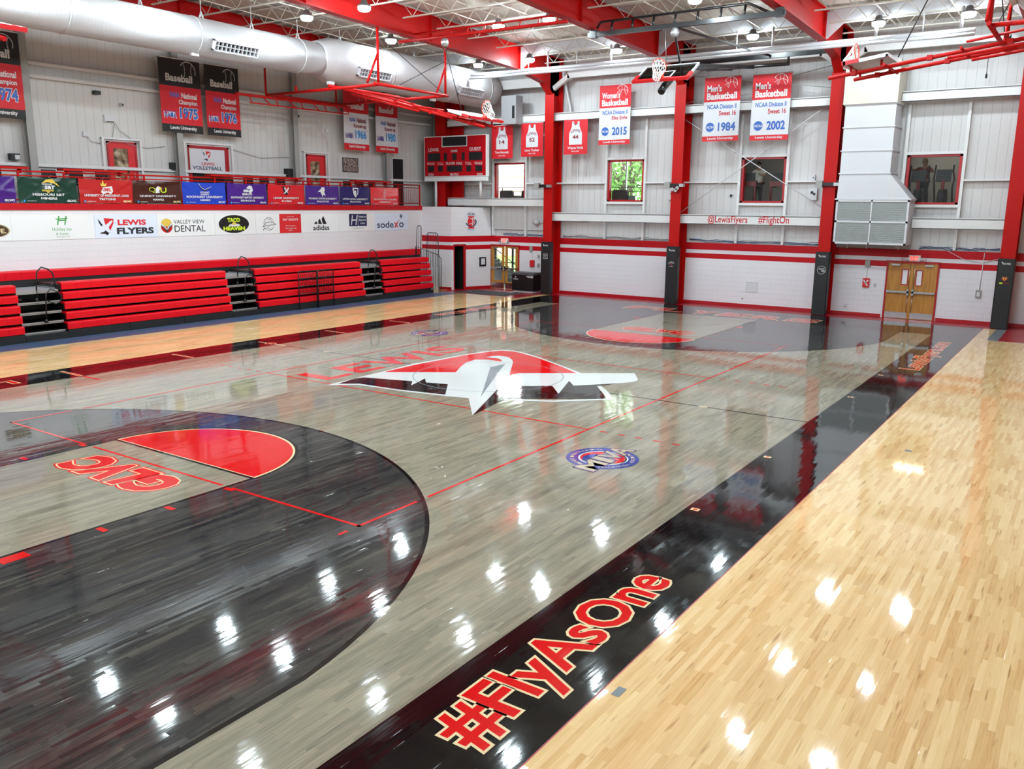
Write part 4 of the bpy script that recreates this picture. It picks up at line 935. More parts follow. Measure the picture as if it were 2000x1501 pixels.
side_basket(-1, 8.14, 'folded red side basket hanging in front of the round white duct', -6.0, 6.93, -7.1, 7.24)
side_basket(1, 8.1, 'folded red side basket at the upper right in front of the return duct', 5.93, 7.66, 7.05, 7.82)
side_basket(-1, -8.14, 'folded red side basket of which only one pad end shows at left edge', -6.0, 7.35, -7.1, 7.6)
# the end basket with its glass board
t = thing('end_basket', 'black framed end basket with a clear glass backboard folded up', 'basketball hoop', (0, 12, 8)); m = P['black']; yB = 10.0
mb = MB(); mb.box(-3.15, 3.45, yB-.06, yB+.06, 9.58, 9.72, m); mb.tube([(-2.95, yB, 9.68), (-2.75, yB+.1, 10.05), (2.3, yB+.1, 10.05), (3.0, yB, 9.7)], .04, m)
for i in range(7): mb.tube([(-2.3+.75*i, yB, 9.68), (-2.3+.75*i, yB+.1, 10.05)], .04, m)
for x in (-2.95, 3.3): mb.box(x-.12, x+.12, yB-.08, yB+.08, 9.55, 9.8, m)
mb.build('front_beam', t)
mb = MB(); mb.box(-2.95, 3.2, 16.1, 16.2, 9.42, 9.58, m); mb.build('rear_beam', t)
mb = MB(); mb.tube([(-1.4, 16.15, 9.2), (1.75, 16.15, 9.17)], .06, m); 
for x in (-1.3, 1.7): mb.tube([(x, 16.15, 9.17), (x, 16.15, 9.5)], .045, m)
mb.build('hinge_bar', t)
S = V(0, 1.0, .6).normalized(); N = V(0, -.6, 1.0).normalized(); o = V(0, 9.0, 7.9)
mb = MB()
for x in (-.42, .42): mb.bar((x, 16.1, 9.15), (x, 10.2, 8.45), .1, .12, m); mb.bar((x, 10.6, 8.5), o+S*.6-N*.1+V(x, 0, 0), .09, .09, m)
for y, z in ((14.4, 8.95), (12.3, 8.7), (10.7, 8.52)): mb.bar((-.42, y, z), (.42, y, z), .08, .08, m)
mb.bar((0, 10.6, 8.5), (0, 9.35, 7.75), .16, .16, m); mb.lathe((0, 9.3, 7.72), [(.1, 0), (.12, .03), (.12, .22), (.1, .25)], m, 14, (0, -.55, -.5)); mb.bar((-.5, 10.0, 8.3), (.5, 10.0, 8.3), .12, .1, m)
mb.build('swing_arm', t)
mb = MB(); mb.bar((.02, yB, 9.3), (.05, 10.4, 8.5), .05, .05, m); mb.bar((.1, yB, 9.55), (1.05, 16.1, 9.5), .06, .06, m); mb.tube([(-.35, yB, 9.6), (-.35, 10.2, 8.45)], .012, P['alu'], 5); mb.build('brace', t)
winch(t, (0.0, yB-.05, 9.58)); basket_board(t, o, (1, 0, 0), S, N, True, -S*.6+V(0, 0, -.7))

# ------------------------------------------------------------------ scoreboard
t = thing('scoreboard', 'red scoreboard with white lettering and unlit digits above the corner block', 'scoreboard', (-14.35, 16.9, 3.95)); y = 16.9; x0, x1, z0, z1 = -16.25, -12.44, 5.39, 7.3
mb = MB(); mb.box(x0, x1, y, y+.22, z0, z1, P['offwhite']); mb.build('cabinet', t)
mb = MB(); F = Frame(mb, (x0, y, z0), (1, 0, 0), (0, 0, 1), (0, -1, 0), .003); W_, H_ = x1-x0, z1-z0
F.rect(.035, W_-.035, .035, H_-.035, P['blockred'], 1); mb.build('face', t)
mb = MB(); F.mb = mb; mb.box(x0, x1-.02, y, y+.2, 5.18, 5.37, P['offwhite']); mb.build('lower_trim', t)
mb = MB(); F.mb = mb; T = P['fabtxt']
SX = lambda px: (px-190)/810*W_
SY = lambda py: (1090-py)/510*H_
for s, a, b, c, d in (('LEWIS', 252, 388, 768, 726), ('GAME', 548, 634, 786, 756), ('GUEST', 788, 936, 775, 732), ('FOULS', 234, 330, 936, 908), ('T.O.L.', 372, 452, 940, 910), ('PLAYER', 486, 602, 940, 908), ('FOUL', 622, 698, 942, 910), ('T.O.L.', 736, 818, 944, 912), ('FOULS', 856, 950, 945, 914), ('WON', 242, 314, 1076, 1046), ('MATCH', 540, 646, 1078, 1048), ('WON', 882, 954, 1081, 1051)): F.text(s, SX(a), SX(b), SY(c), SY(d), T, 3, .015)
mb.build('lettering', t)
mb = MB(); F.mb = mb; D = [(440, 750, 596, 706, 4), (240, 408, 790, 890, 3), (456, 498, 790, 890, 1), (566, 624, 800, 882, 1), (690, 728, 792, 892, 1), (782, 948, 790, 892, 3), (242, 326, 950, 1024, 2), (380, 440, 952, 1026, 1), (496, 692, 952, 1028, 4), (748, 808, 955, 1030, 1), (864, 948, 955, 1030, 2)]
F.rect(SX(428), SX(760), SY(718), SY(590), T, 2)
for a, b, c, d, n in D: F.rect(SX(a), SX(b), SY(d), SY(c), P['black'], 3)
mb.build('display_window', t)
mb = MB(); F.mb = mb
for a, b, c, d, n in D:
    u0, u1, v0, v1 = SX(a), SX(b), SY(d), SY(c); cw = (u1-u0)/n
    for k in range(n):
        p, q = u0+cw*k+cw*.2, u0+cw*(k+1)-cw*.2; lo, hi = v0+(v1-v0)*.14, v1-(v1-v0)*.14; md = (lo+hi)/2; g = .016
        for pts in ([(p, hi), (q, hi)], [(p, md), (q, md)], [(p, lo), (q, lo)], [(p, lo+g), (p, md-g)], [(p, md+g), (p, hi-g)], [(q, lo+g), (q, md-g)], [(q, md+g), (q, hi-g)]): F.line(pts, .016, P['segment'], 4)
mb.build('digit_segments', t)
for x in (-15.6, -12.85):
    mb = MB(); mb.tube([(x, y+.1, 3.95 if x < -14 else 4.39), (x, y+.1, 5.2)], .06, P['whitesteel'], 10); mb.build('support_post', t)

# ------------------------------------------------------------------ hanging banners
def ball(F, u, v, r, m, l, base=False):
    F.ringf(u, v, r*.955, r*1.03, m, l, 36, -.35, 2.6)
    if base:
        for a, s in ((-.55, 1), (.62, -1)):
            pts = [(u+r*a+s*.2*r*(1-(k/5-1)**2), v+r*.8*(k/5-1)) for k in range(11)]; F.line(pts, .008, m, l)
            for p in pts[1:-1]: F.line([(p[0]-.022, p[1]+.012), (p[0]+.0, p[1]-.006), (p[0]+.022, p[1]+.012)], .007, m, l)
    else:
        F.line([(u-r*.85, v-r*.1), (u-r*.3, v+r*.25), (u+r*.4, v+r*.3), (u+r*.95, v+r*.0)], .014, m, l); F.line([(u-.35*r, v-r*.5), (u-.05*r, v+.3*r), (u-.1*r, v+r)], .014, m, l)
        F.line([(u-.8*r, v+.5*r), (u-.35*r, v+.05*r), (u-.5*r, v-.35*r)], .012, m, l); F.line([(u+.5*r, v+.85*r), (u+.35*r, v+.2*r), (u+.75*r, v-.55*r)], .014, m, l)
def naia(F, u, v, w, h, m1, m2, l):
    for k, ch in enumerate('NAIA'):
        a = u+w*k/4; F.text(ch, a-.008, a+w/4+.008, v+(.14*h if k in (1, 2) else 0)-.012, v+h+.012, m1, l, .045, fit=.02); F.text(ch, a+.008, a+w/4-.008, v+(.14*h if k in (1, 2) else 0), v+h, m2, l+1, .02)
    F.line([(u-.02, v+h+.02), (u+w*.25, v+h+.035), (u+w*.75, v+h+.035), (u+w+.02, v+h+.02)], .014, m2, l+1)
def banner(name, lab, o, U, w, h, parts, draw, N, grp):
    """parts: list of (v0,v1,material) colour zones"""
    mb = MB(); F = Frame(mb, o, U, (0, 0, 1), N, .003)
    for a, b, m in parts: mb.obox(F.p(0, a, 0)-F.N*.004, F.U*w, V(0, 0, b-a), F.N*.008, m)
    base = F.p(w/2, 0, 0); t = thing(name, lab, 'banner', base, grp); mb.build('cloth', t)
    mb = MB(); F = Frame(mb, F.p(0, 0, 0)+F.N*.004, U, (0, 0, 1), N, .003); draw(F, w, h); mb.build('print', t)
    mb = MB(); mb.tube([F.p(-.02, h, 0), F.p(w+.02, h, 0)], .018, P['whitesteel'], 6); mb.build('top_pole', t)
    if name == 'sport_banner':
        for u in (.1, w-.1):
            mb = MB(); p = F.p(u, h, 0); mb.tube([p, p-F.N*.5] if N[0] else [p, p+V(0, .12, .46)], .008, P['greysteel'], 5); mb.build('hanger', t)
    return t
def champ(year, black=True, first='Champion', sport='Baseball'):
    top = P['blackfab'] if black else P['redfab']
    mid = P['redfab'] if black else P['whitefab']
    W1, H1 = 1.58, 2.55
    def draw(F, w, h):
        T = P['fabtxt']; D = T if black else P['dkred']; Y = P['skyblue']; k = w/1.58
        ball(F, 1.1*k, 2.17, .3*k, T, 1, True)
        F.text(sport, .24*k, 1.26*k, 1.76, 2.02, T, 2, .035)
        F.text('NAIA', .36*k, .74*k, 1.22, 1.4, P['blue'], 2, .03); F.text('National', .8*k, 1.4*k, 1.2, 1.4, D, 2, .03); F.text(first, (.68 if black else .62)*k, 1.4*k, .95 if black else .92, 1.15, D, 2, .03)
        if black: F.text(year, .7*k, 1.4*k, .5, .88, T, 1, .075, fit=.035)
        F.text(year, .7*k, 1.4*k, .5, .88, P['blue'] if black else P['skyblue'], 2, .035)
        naia(F, .1*k, .5, .46*k, .18, T if black else P['grey'], P['blue'] if black else P['purple_p'], 1)
        F.text('Lewis University', .3*k, 1.33*k, .07, .23, T, 2, .03)
    return [(0, .28, P['blackfab'] if black else P['redfab']), (.28, 1.6, mid), (1.6, H1, top)], draw, W1, H1
P['purple_p'] = pm('violet_print', (96, 84, 160), .5)
for yr, y0, w_, bl, lab in (('1974', -3.75, 1.55, True, 'black and red baseball champion banner cut by the left edge'), ('1975', 2.55, 1.7, True, 'black and red baseball champion banner with year 1975'), ('1976', 4.45, 1.52, True, 'black and red baseball champion banner with year 1976'), ('1966', 11.52, 1.57, False, 'white and red baseball runner-up banner with year 1966'), ('1980', 13.55, 1.5, False, 'white and red baseball runner-up banner with year 1980')):
    parts, draw, _, H1 = champ(yr, bl, 'Champion' if bl else 'Runner-up')
    banner('sport_banner', lab, (-16.3, y0, 6.55 if bl else 6.42), (0, 1, 0), w_, H1, parts, draw, (1, 0, 0), 'baseball banners')
def bball(sport, line2, year):
    def draw(F, w, h):
        T = P['fabtxt']; k = w/1.5
        ball(F, 1.08*k, 2.16, .27*k, T, 1); F.text(sport, .12*k, (.98 if len(sport) > 5 else .72)*k, 1.9, 2.16, T, 2, .03); F.text('Basketball', .12*k, 1.36*k, 1.6, 1.86, T, 2, .035)
        F.text('NCAA Division II', .16*k, 1.36*k, 1.24, 1.42, P['blue'], 2, .02); F.text(line2, (.62 if len(line2) > 9 else .66)*k, 1.36*k, .98, 1.17, P['blockred'], 2, .02)
        F.disc(.31*k, .55, .18, P['blue'], 1, 28); F.text('NCAA', .15*k, .47*k, .5, .6, T, 2, .02, .3); F.text(year, .64*k, 1.36*k, .38, .72, P['blue'], 2, .035); F.text('Lewis University', .22*k, 1.3*k, .04, .16, T, 2, .02)
    return [(0, .2, P['redfab']), (.2, 1.52, P['whitefab']), (1.52, 2.46, P['redfab'])], draw
for s, l2, yr, x0, z0, lab in (("Women's", 'Elite Eight', '2015', -6.74, 6.66, "white and red women's basketball banner with year 2015"), ("Men's", 'Sweet 16', '1984', -1.97, 6.64, "white and red men's basketball banner with year 1984"), ("Men's", 'Sweet 16', '2002', 0.0, 6.61, "white and red men's basketball banner with year 2002")):
    parts, draw = bball(s, l2, yr); banner('sport_banner', lab, (x0, 17.4, z0), (1, 0, 0), 1.5, 2.46, parts, draw, (0, -1, 0), 'basketball banners')
def jersey(num, name):
    def draw(F, w, h):
        u, T = w/2, P['fabtxt']; F.poly([(u-.33, .42), (u+.33, .42), (u+.33, .9), (u+.2, 1.18), (u+.18, 1.42), (u+.09, 1.42), (u+.07, 1.32), (u, 1.27), (u-.07, 1.32), (u-.09, 1.42), (u-.18, 1.42), (u-.2, 1.18), (u-.33, .9)], P['whitefab'], 1)
        F.ringf(u, 1.4, .1, .12, P['blackfab'], 2, 16, PI, 2*PI, 1.2); F.text('LEWIS', u-.24, u+.24, .92, 1.04, P['dkred'], 2, .02, arch=.05); F.text(num, u-.15, u+.15, .66, .84, P['dkred'], 2, .03); F.text(name, u-.4, u+.4, .2, .34, T, 2, .02); F.text('1955-1957', u-.2, u+.2, .1, .16, T, 2, .02)
    return draw
for num, nm, x0, z0, lab in (('14', 'Tom Kennedy', -12.57, 6.21, 'red jersey banner with number 14 beside the scoreboard'), ('52', 'Larry Tucker', -10.88, 6.26, 'red jersey banner with number 52 left of a red column'), ('44', 'Wayne Molis', -8.57, 6.3, 'red jersey banner with number 44 right of a red column')):
    banner('jersey_banner', lab, (x0, 17.5, z0), (1, 0, 0), 1.21, 1.5, [(0, 1.5, P['redfab'])], jersey(num, nm), (0, -1, 0), 'jersey banners')

# ------------------------------------------------------------------ balcony: railing, counters, chairs, vinyl banners
t = thing('balcony_railing', 'red steel railing along the left balcony edge', 'railing', (XB, 0, 3.99)); xr = XB-.02; m = P['steel']
mb = MB(); mb.tube([(xr, -17.5, 4.96), (xr, 15.91, 4.96)], .028, m); mb.build('top_rail', t)
mb = MB(); mb.tube([(xr, -17.5, 4.83), (xr, 15.91, 4.83)], .02, m); mb.tube([(xr, -17.5, 4.1), (xr, 15.91, 4.1)], .02, m); mb.build('lower_rail', t)
for y in (-4.6, -2.92, -1.5, .65, 1.3, 2.78, 4.18, 5.6, 7.08, 8.5, 9.94, 10.63, 11.28, 12.7, 14.37, 15.9):
    mb = MB(); mb.box(xr-.025, xr+.025, y-.025, y+.025, 3.99, 4.96, m); mb.build('post', t)
for k in range(10):
    mb = MB(); y = 14.37+.139*(k+1); mb.tube([(xr, y, 4.1), (xr, y, 4.83)], .009, m, 6); mb.build('baluster', t)
for a, b, s in ((-4.6, -2.62, 'at the left edge of the picture'), (-1.55, .66, 'in front of the first red balcony door'), (3.98, 8.43, 'in front of the volleyball poster'), (11.5, 13.78, 'in front of the photo collage')):
    mb = MB(); mb.extrude([(xr-.3, a, 5.02), (xr-.3, a, 5.09), (xr+.06, a, 5.09), (xr+.09, a, 5.07), (xr+.09, a, 5.02)], (0, b-a, 0), m)
    for y in (a+.2, b-.2): mb.box(xr-.2, xr, y-.02, y+.02, 4.9, 5.02, m)
    tag(mb.build('counter_shelf'), 'red counter shelf on the balcony railing '+s, 'shelf', 'balcony counters')
def stool(y, lab, proto=[]):
    if not proto:
        t = thing('balcony_chair', lab, 'chair', (-16.2, y, 3.99), 'balcony chairs'); ps = []; x = -16.2; m = P['rubber']
        mb = MB(); mb.box(x-.2, x+.22, y-.22, y+.22, 4.58, 4.64, m); ps.append(mb.build('seat', t))
        mb = MB(); mb.obox((x-.22, y-.23, 4.66), (0, .46, 0), (-.05, 0, .4), (.03, 0, 0), m); ps.append(mb.build('backrest', t))
        mb = MB(); F = Frame(mb, (x-.18, y-.23, 4.66), (0, 1, 0), (-.05, 0, .4)); F.poly([(.16, .2), (.3, .22), (.26, .16), (.18, .15)], P['fabtxt'], 2); ps.append(mb.build('back_logo', t))
        for dx in (-.18, .18):
            for dy in (-.2, .2): mb = MB(); mb.tube([(x+dx*1.1, y+dy, 3.99), (x+dx, y+dy, 4.6)], .014, m, 6); ps.append(mb.build('leg', t))
        proto += [t, ps]; return
    t = proto[0].copy(); col.objects.link(t); t.location.y = y; t['label'] = lab
    for q in proto[1]: c = q.copy(); col.objects.link(c); c.parent = t
for y, s in ((-3.3, 'at the left edge'), (-1.6, 'left of the first red balcony door'), (-.7, 'second from left near the first red door'), (.2, 'third from left near the first red door'), (5.35, 'under the right side of the volleyball poster'), (6.3, 'right of the volleyball poster, first of three'), (7.1, 'right of the volleyball poster, second of three'), (7.95, 'right of the volleyball poster, third of three'), (11.75, 'under the photo collage, leftmost of three'), (12.55, 'under the photo collage, middle of three'), (13.35, 'under the photo collage, rightmost of three')): stool(y, 'dark balcony chair '+s)
def vinyl(y0, y1, key, lab, l1, l2, art, fold, seed):
    rnd = random.Random(seed); w, z0, z1 = y1-y0, 4.005, 4.8; x = XB+.015; nu, nv = 36, 12; mb = MB(); m = VINYL[key]; b = 0
    cr = [(rnd.uniform(0, w), rnd.uniform(.2, .9), rnd.uniform(-.9, .9), rnd.uniform(.008, .02)) for _ in range(6)]
    def dx(u, v):
        s = 0
        for cu, cv, sl, am in cr: d = ((u-cu)*sl+(v*.8-cv)); s += am*math.exp(-(d/.035)**2)
        return .012+s*fold
    for i in range(nu+1):
        for j in range(nv+1):
            u, v = w*i/nu, j/nv; sag = .03*fold*(4*(i/nu)*(1-i/nu))*v
            mb.v.append(V(x+dx(u, v), y0+u, z0+(z1-z0)*v-sag))
    for i in range(nu):
        for j in range(nv): a = i*(nv+1)+j; mb.face((a, a+nv+1, a+nv+2, a+1), m, True)
    t = thing('team_banner', lab, 'banner', (x, (y0+y1)/2, z0), 'team banners on the railing'); mb.build('vinyl', t)
    mb = MB(); F = Frame(mb, (x+.034, y0, z0), (0, 1, 0), (0, 0, 1), (1, 0, 0), .003); c = w/2; T = P['fabtxt']
    if l1:
        hw = min(.042*len(l1), w*.42); F.text(l1, c-hw, c+hw, .22, .295, T, 2, .03); hw = .042*len(l2)
        if l2: F.text(l2, c-hw, c+hw, .105, .175, T, 2, .03)
        F.disc(.16, .06, .035, P['skyblue'], 2, 16); F.text('DIVISION II', .24, .52, .045, .075, T, 2)
    F.text('GLVC', w-.36, w-.06, .04, .105, P['cream'] if key in ('redorange', 'brown') else T, 2, .05); mb.build('lettering', t)
    if art:
        mb = MB(); F.mb = mb; art(F, c); mb.build('emblem', t)
def a_st(F, c):
    T = P['fabtxt']; F.poly([(c-.2, .6), (c-.05, .72), (c+.15, .74), (c+.27, .62), (c+.36, .5), (c+.2, .6), (c, .64)], P['gold'], 2); F.text('MISSOURI', c-.19, c+.13, .555, .605, T, 3, .02); F.text('S&T', c-.12, c+.2, .43, .54, T, 3, .05, .15); F.rect(c-.2, c+.16, .36, .41, P['gold'], 2); F.text('MINERS', c-.17, c+.13, .37, .4, P['green_d'], 3); F.poly([(c-.08, .355), (c+.05, .355), (c-.01, .3)], P['gold'], 2)
def a_um(F, c):
    T = P['fabtxt']; F.poly([(c-.22, .66), (c-.16, .62), (c-.12, .76), (c-.07, .62), (c+.02, .66), (c-.02, .55), (c-.18, .55)], P['gold'], 2); F.poly([(c-.2, .36), (c-.13, .52), (c+.2, .56), (c+.22, .38), (c+.14, .3), (c+.04, .36), (c-.12, .3)], T, 2); F.text('UMSL', c-.14, c+.17, .39, .5, P['red'], 3, .04)
def a_qu(F, c):
    T = P['fabtxt']; F.text('Q', c-.34, c-.1, .38, .56, P['lime'], 2, .01); F.text('Q', c-.32, c-.12, .4, .54, VINYL['brown'], 3, -.0); F.text('U', c+.1, c+.34, .38, .56, P['lime'], 2, .01); F.poly([(c-.1, .36), (c-.08, .52), (c, .6), (c+.1, .58), (c+.13, .5), (c+.05, .46), (c+.07, .38)], T, 3); F.poly([(c+.03, .56), (c+.16, .55), (c+.12, .46), (c+.06, .5)], P['gold'], 4)
def a_rk(F, c):
    T = P['fabtxt']; F.poly([(c-.24, .73), (c-.14, .6), (c, .52), (c+.1, .56), (c+.26, .62), (c+.1, .5), (c, .46), (c-.16, .55)], P['navy'], 2); F.line([(c-.25, .74), (c-.15, .6), (c, .515), (c+.28, .63)], .014, T, 3); F.text('ROCKHURST', c-.2, c+.2, .39, .45, T, 3, .03); F.text('UNIVERSITY', c-.19, c+.19, .32, .37, T, 3, .03)
def a_sb(F, c):
    T = P['fabtxt']; F.poly([(c-.06, .62), (c+.1, .72), (c+.22, .68), (c+.26, .52), (c+.12, .4), (c+.06, .5), (c+.14, .6), (c+.02, .58)], T, 2); F.text('SBU', c-.2, c+.12, .46, .56, T, 3, .05, .2); F.text('BEARCATS', c-.26, c+.2, .34, .43, T, 3, .04, .2)
def a_lf(F, c): F.poly([(c-.2, .72), (c+.22, .72), (c+.2, .6), (c+.04, .38), (c-.1, .42)], P['blackfab'], 2); plane_emblem(F, c, .55, .34, 3, 'red', 'blackfab', 'fabtxt')
def a_tr(F, c):
    T = P['fabtxt']; F.poly([(c-.3, .52), (c-.1, .66), (c-.04, .74), (c+.1, .72), (c+.12, .6), (c+.08, .54), (c+.16, .38), (c+.02, .42), (c-.02, .32), (c-.08, .46), (c-.14, .54)], T, 2)
def a_ui(F, c):
    T = P['fabtxt']; F.poly([(c-.18, .74), (c+.18, .74), (c+.17, .5), (c, .32), (c-.12, .46)], T, 2); F.poly([(c-.12, .7), (c+.13, .7), (c+.13, .52), (c+.02, .4), (c+.06, .56), (c-.06, .62)], VINYL['navy'], 3); F.disc(c, .58, .05, T, 4, 14)
def a_wj(F, c):
    T = P['fabtxt']; F.line([(c-.06, .34), (c-.08, .5), (c-.03, .66), (c+.03, .73), (c+.06, .6), (c+.02, .45), (c+.05, .34)], .016, T, 2); F.line([(c-.02, .36), (c-.01, .6)], .012, T, 2)
P['green_d'] = pm('deep_green_print', (14, 60, 44), .5)
VB = [(-5.1, -3.07, 'purple', 'purple vinyl team banner cut by the left picture edge', 'UNIVERSITY', '', None), (-3.0, -1.15, 'green', 'dark green vinyl team banner with yellow crest on the railing', 'MISSOURI S&T', 'MINERS', a_st), (-1.07, .78, 'redorange', 'brick red vinyl team banner between the green and brown ones', 'UNIVERSITY OF MISSOURI-ST. LOUIS', 'TRITONS', a_um), (.81, 2.69, 'brown', 'dark brown vinyl team banner with yellow outlined letters', 'QUINCY UNIVERSITY', 'HAWKS', a_qu), (2.74, 4.6, 'blue', 'bright blue vinyl team banner right of the brown one', 'ROCKHURST UNIVERSITY', 'HAWKS', a_rk), (4.67, 6.54, 'violet', 'violet vinyl team banner between the blue and red ones', 'SOUTHWEST BAPTIST UNIVERSITY', 'BEARCATS', a_sb), (6.61, 8.46, 'scarlet', 'red vinyl team banner with the white aeroplane mark', 'LEWIS UNIVERSITY', 'FLYERS', a_lf), (8.56, 10.47, 'purple2', 'purple vinyl team banner left of the navy one', 'TRUMAN STATE UNIVERSITY', 'BULLDOGS', a_tr), (10.53, 12.39, 'navy', 'navy vinyl team banner with a white shield', 'UPPER IOWA UNIVERSITY', 'PEACOCKS', a_ui), (12.44, 14.28, 'crimson', 'bright red vinyl team banner at the right end of the row', 'WILLIAM JEWELL COLLEGE', 'CARDINALS', a_wj)]
for k, (a, b, key, lab, l1, l2, art) in enumerate(VB): vinyl(a, b, key, lab, l1, l2, art, 1.0 if k < 6 else .6, 40+k)

# ------------------------------------------------------------------ sponsor signs on the block wall
def sign(y0, y1, lab, draw, m='offwhite', z0=2.86, z1=3.64):
    mb = MB(); x = XB; mb.box(x, x+.012, y0+.004, y1-.004, z0, z1, P[m]); t = tag(mb.build('sponsor_sign'), lab, 'sign', 'sponsor signs')
    mb = MB(); F = Frame(mb, (x+.012, 0, 0), (0, 1, 0), (0, 0, 1), (1, 0, 0), .003); draw(F); mb.build('sign_print', t)
def s0(F):
    F.disc(-3.78, 3.17, .42, P['brown'], 1, 36, .2); F.ringf(-3.78, 3.17, .39, .41, P['cream'], 2, 36, sy=.46); F.text('CAFE.', -4.05, -3.47, 3.09, 3.23, P['cream'], 3, .03)
def s1(F):
    g = P['green']; F.text('H', -1.9, -1.62, 3.32, 3.6, g, 1, -.005, .25); F.line([(-1.92, 3.5), (-1.55, 3.52)], .03, g, 2)
    F.text('Holiday Inn', -2.06, -1.44, 3.1, 3.24, g, 1); F.text('& Suites', -1.95, -1.55, 3.0, 3.08, g, 1); F.text('Bolingbrook', -1.94, -1.5, 2.91, 2.97, P['grey'], 1, -.01)
def s2(F):
    plane_emblem(F, -.25, 3.24, .56, 1, 'red', 'black', 'bluewhite'); F.text('LEWIS', .17, 1.22, 3.28, 3.47, P['red'], 1, .04); F.text('FLYERS', .12, 1.5, 2.98, 3.2, P['navy_b'], 1, .045)
P['navy_b'] = pm('black_blue_print', (20, 24, 34), .5)
def s3(F):
    F.disc(2.02, 3.26, .23, P['gold'], 1, 32); F.disc(2.02, 3.22, .23, P['blockred'], 2, 24, t0=PI*1.02, t1=PI*1.98); F.line([(1.8, 3.3), (1.92, 3.2), (2.02, 3.08), (2.12, 3.22), (2.24, 3.32)], .06, P['white'], 3); F.line([(1.8, 3.24), (1.93, 3.14), (2.02, 3.02), (2.12, 3.16), (2.24, 3.26)], .035, P['brown'], 4)
    F.text('VALLEY VIEW', 2.3, 3.6, 3.3, 3.44, P['grey_d'], 1, .004); F.text('DENTAL', 2.33, 3.62, 3.01, 3.24, P['black'], 1, .004)
P['grey_d'] = pm('dark_grey_print', (60, 60, 66), .5)
def s4(F):
    F.disc(4.92, 3.26, .7, P['black'], 1, 48, .34); F.text('TACO', 4.62, 5.2, 3.33, 3.49, P['lime'], 2, .06); F.text('HEAVEN', 4.42, 5.42, 3.02, 3.17, P['lime'], 2, .06); F.poly([(4.65, 3.18), (4.7, 3.24), (4.85, 3.27), (4.92, 3.32), (5.0, 3.28), (5.15, 3.25), (5.22, 3.2), (5.05, 3.17)], P['fabtxt'], 2); F.disc(4.92, 3.28, .09, P['gold'], 3, 20, .05)
def s5(F):
    b = P['grey_d']; F.ringf(6.6, 3.24, .25, .262, b, 1, 36); F.ringf(6.57, 3.32, .17, .18, b, 1, 30); F.line([(6.28, 3.12), (6.45, 3.3), (6.75, 3.32), (6.95, 3.22), (6.74, 3.2), (6.46, 3.18), (6.28, 3.12)], .018, b, 2); F.line([(6.5, 3.46), (6.62, 3.4), (6.7, 3.46)], .014, b, 2); F.line([(6.4, 3.05), (6.55, 3.1), (6.66, 3.0), (6.8, 3.08)], .016, b, 2); F.line([(6.3, 3.0), (6.38, 3.08)], .03, b, 2)
    F.rect(7.14, 8.28, 2.865, 3.635, P['red'], 1); T = P['fabtxt']; F.text('featuring', 7.54, 7.9, 3.5, 3.55, T, 2); F.text("FAT RICKY'S", 7.32, 8.12, 3.36, 3.45, T, 2, .02); F.text('Beef, Burgers,', 7.47, 7.98, 3.12, 3.18, T, 2); F.text('Pizza, Salads and', 7.44, 8.0, 3.02, 3.08, T, 2); F.text('more...', 7.6, 7.84, 2.94, 2.98, T, 2)
def s6(F):
    b = P['black']; F.text('adidas', 8.93, 9.86, 2.94, 3.16, b, 1, .02)
    for k, (u, h) in enumerate(((9.0, .12), (9.2, .23), (9.42, .34))): F.poly([(u+.04*k, 3.2), (u+.2+.05*k, 3.2), (u+.2-h*.55+.05*k, 3.2+h), (u+.04-h*.2*k*.5+.02*k, 3.2+h*.62)], b, 1)
def s7(F):
    F.rect(11.06, 12.17, 3.08, 3.62, P['navy'], 1); F.rect(11.6, 11.615, 3.08, 3.62, P['fabtxt'], 2); F.text('H', 11.16, 11.5, 3.14, 3.56, P['fabtxt'], 2, .0, .2)
    for s, a, b, c, d in (('Holiday Inn', 11.66, 12.13, 3.43, 3.54), ('Express', 11.68, 12.1, 3.29, 3.4), ('& Suites', 11.75, 12.05, 3.17, 3.25)): F.text(s, a, b, c, d, P['fabtxt'], 2, .02)
    F.text('LOCKPORT, IL', 11.26, 11.98, 2.95, 3.01, P['grey'], 1, -.005)
def s8(F):
    F.text('sode', 12.84, 13.95, 2.97, 3.28, P['navy'], 1, .012); F.text('x', 13.98, 14.3, 2.98, 3.22, P['red'], 1, .02); F.line([(14.0, 2.99), (14.34, 3.32)], .035, P['red'], 2); F.text('o', 14.34, 14.66, 2.98, 3.22, P['navy'], 1, .012)
    for k in range(4): a = PI*k/4; F.line([(14.48-.1*math.cos(a), 3.5-.11*math.sin(a)), (14.48+.1*math.cos(a), 3.5+.11*math.sin(a))], .03, P['navy'], 1)
for a, b, lab, d, m in ((-6.4, -3.3, 'white sponsor sign with a brown oval cut by the left edge', s0, 'offwhite'), (-3.3, -.65, 'white sponsor sign with thin green script and green letter', s1, 'offwhite'), (-.65, 1.64, 'pale blue club sign with aeroplane mark, red and black letters', s2, 'bluewhite'), (1.64, 4.05, 'white sponsor sign with a gold and red round badge', s3, 'offwhite'), (4.05, 5.95, 'white sponsor sign with a black oval and lime lettering', s4, 'offwhite'), (5.95, 8.3, 'white sponsor sign with line drawn globe and red square', s5, 'offwhite'), (8.3, 10.45, 'white sponsor sign with three slanted black stripes', s6, 'offwhite'), (10.45, 12.7, 'white sponsor sign with a navy blue square', s7, 'offwhite'), (12.7, 14.98, 'pale blue sponsor sign with navy word and star, rightmost', s8, 'bluewhite')): sign(a, b, lab, d, m)
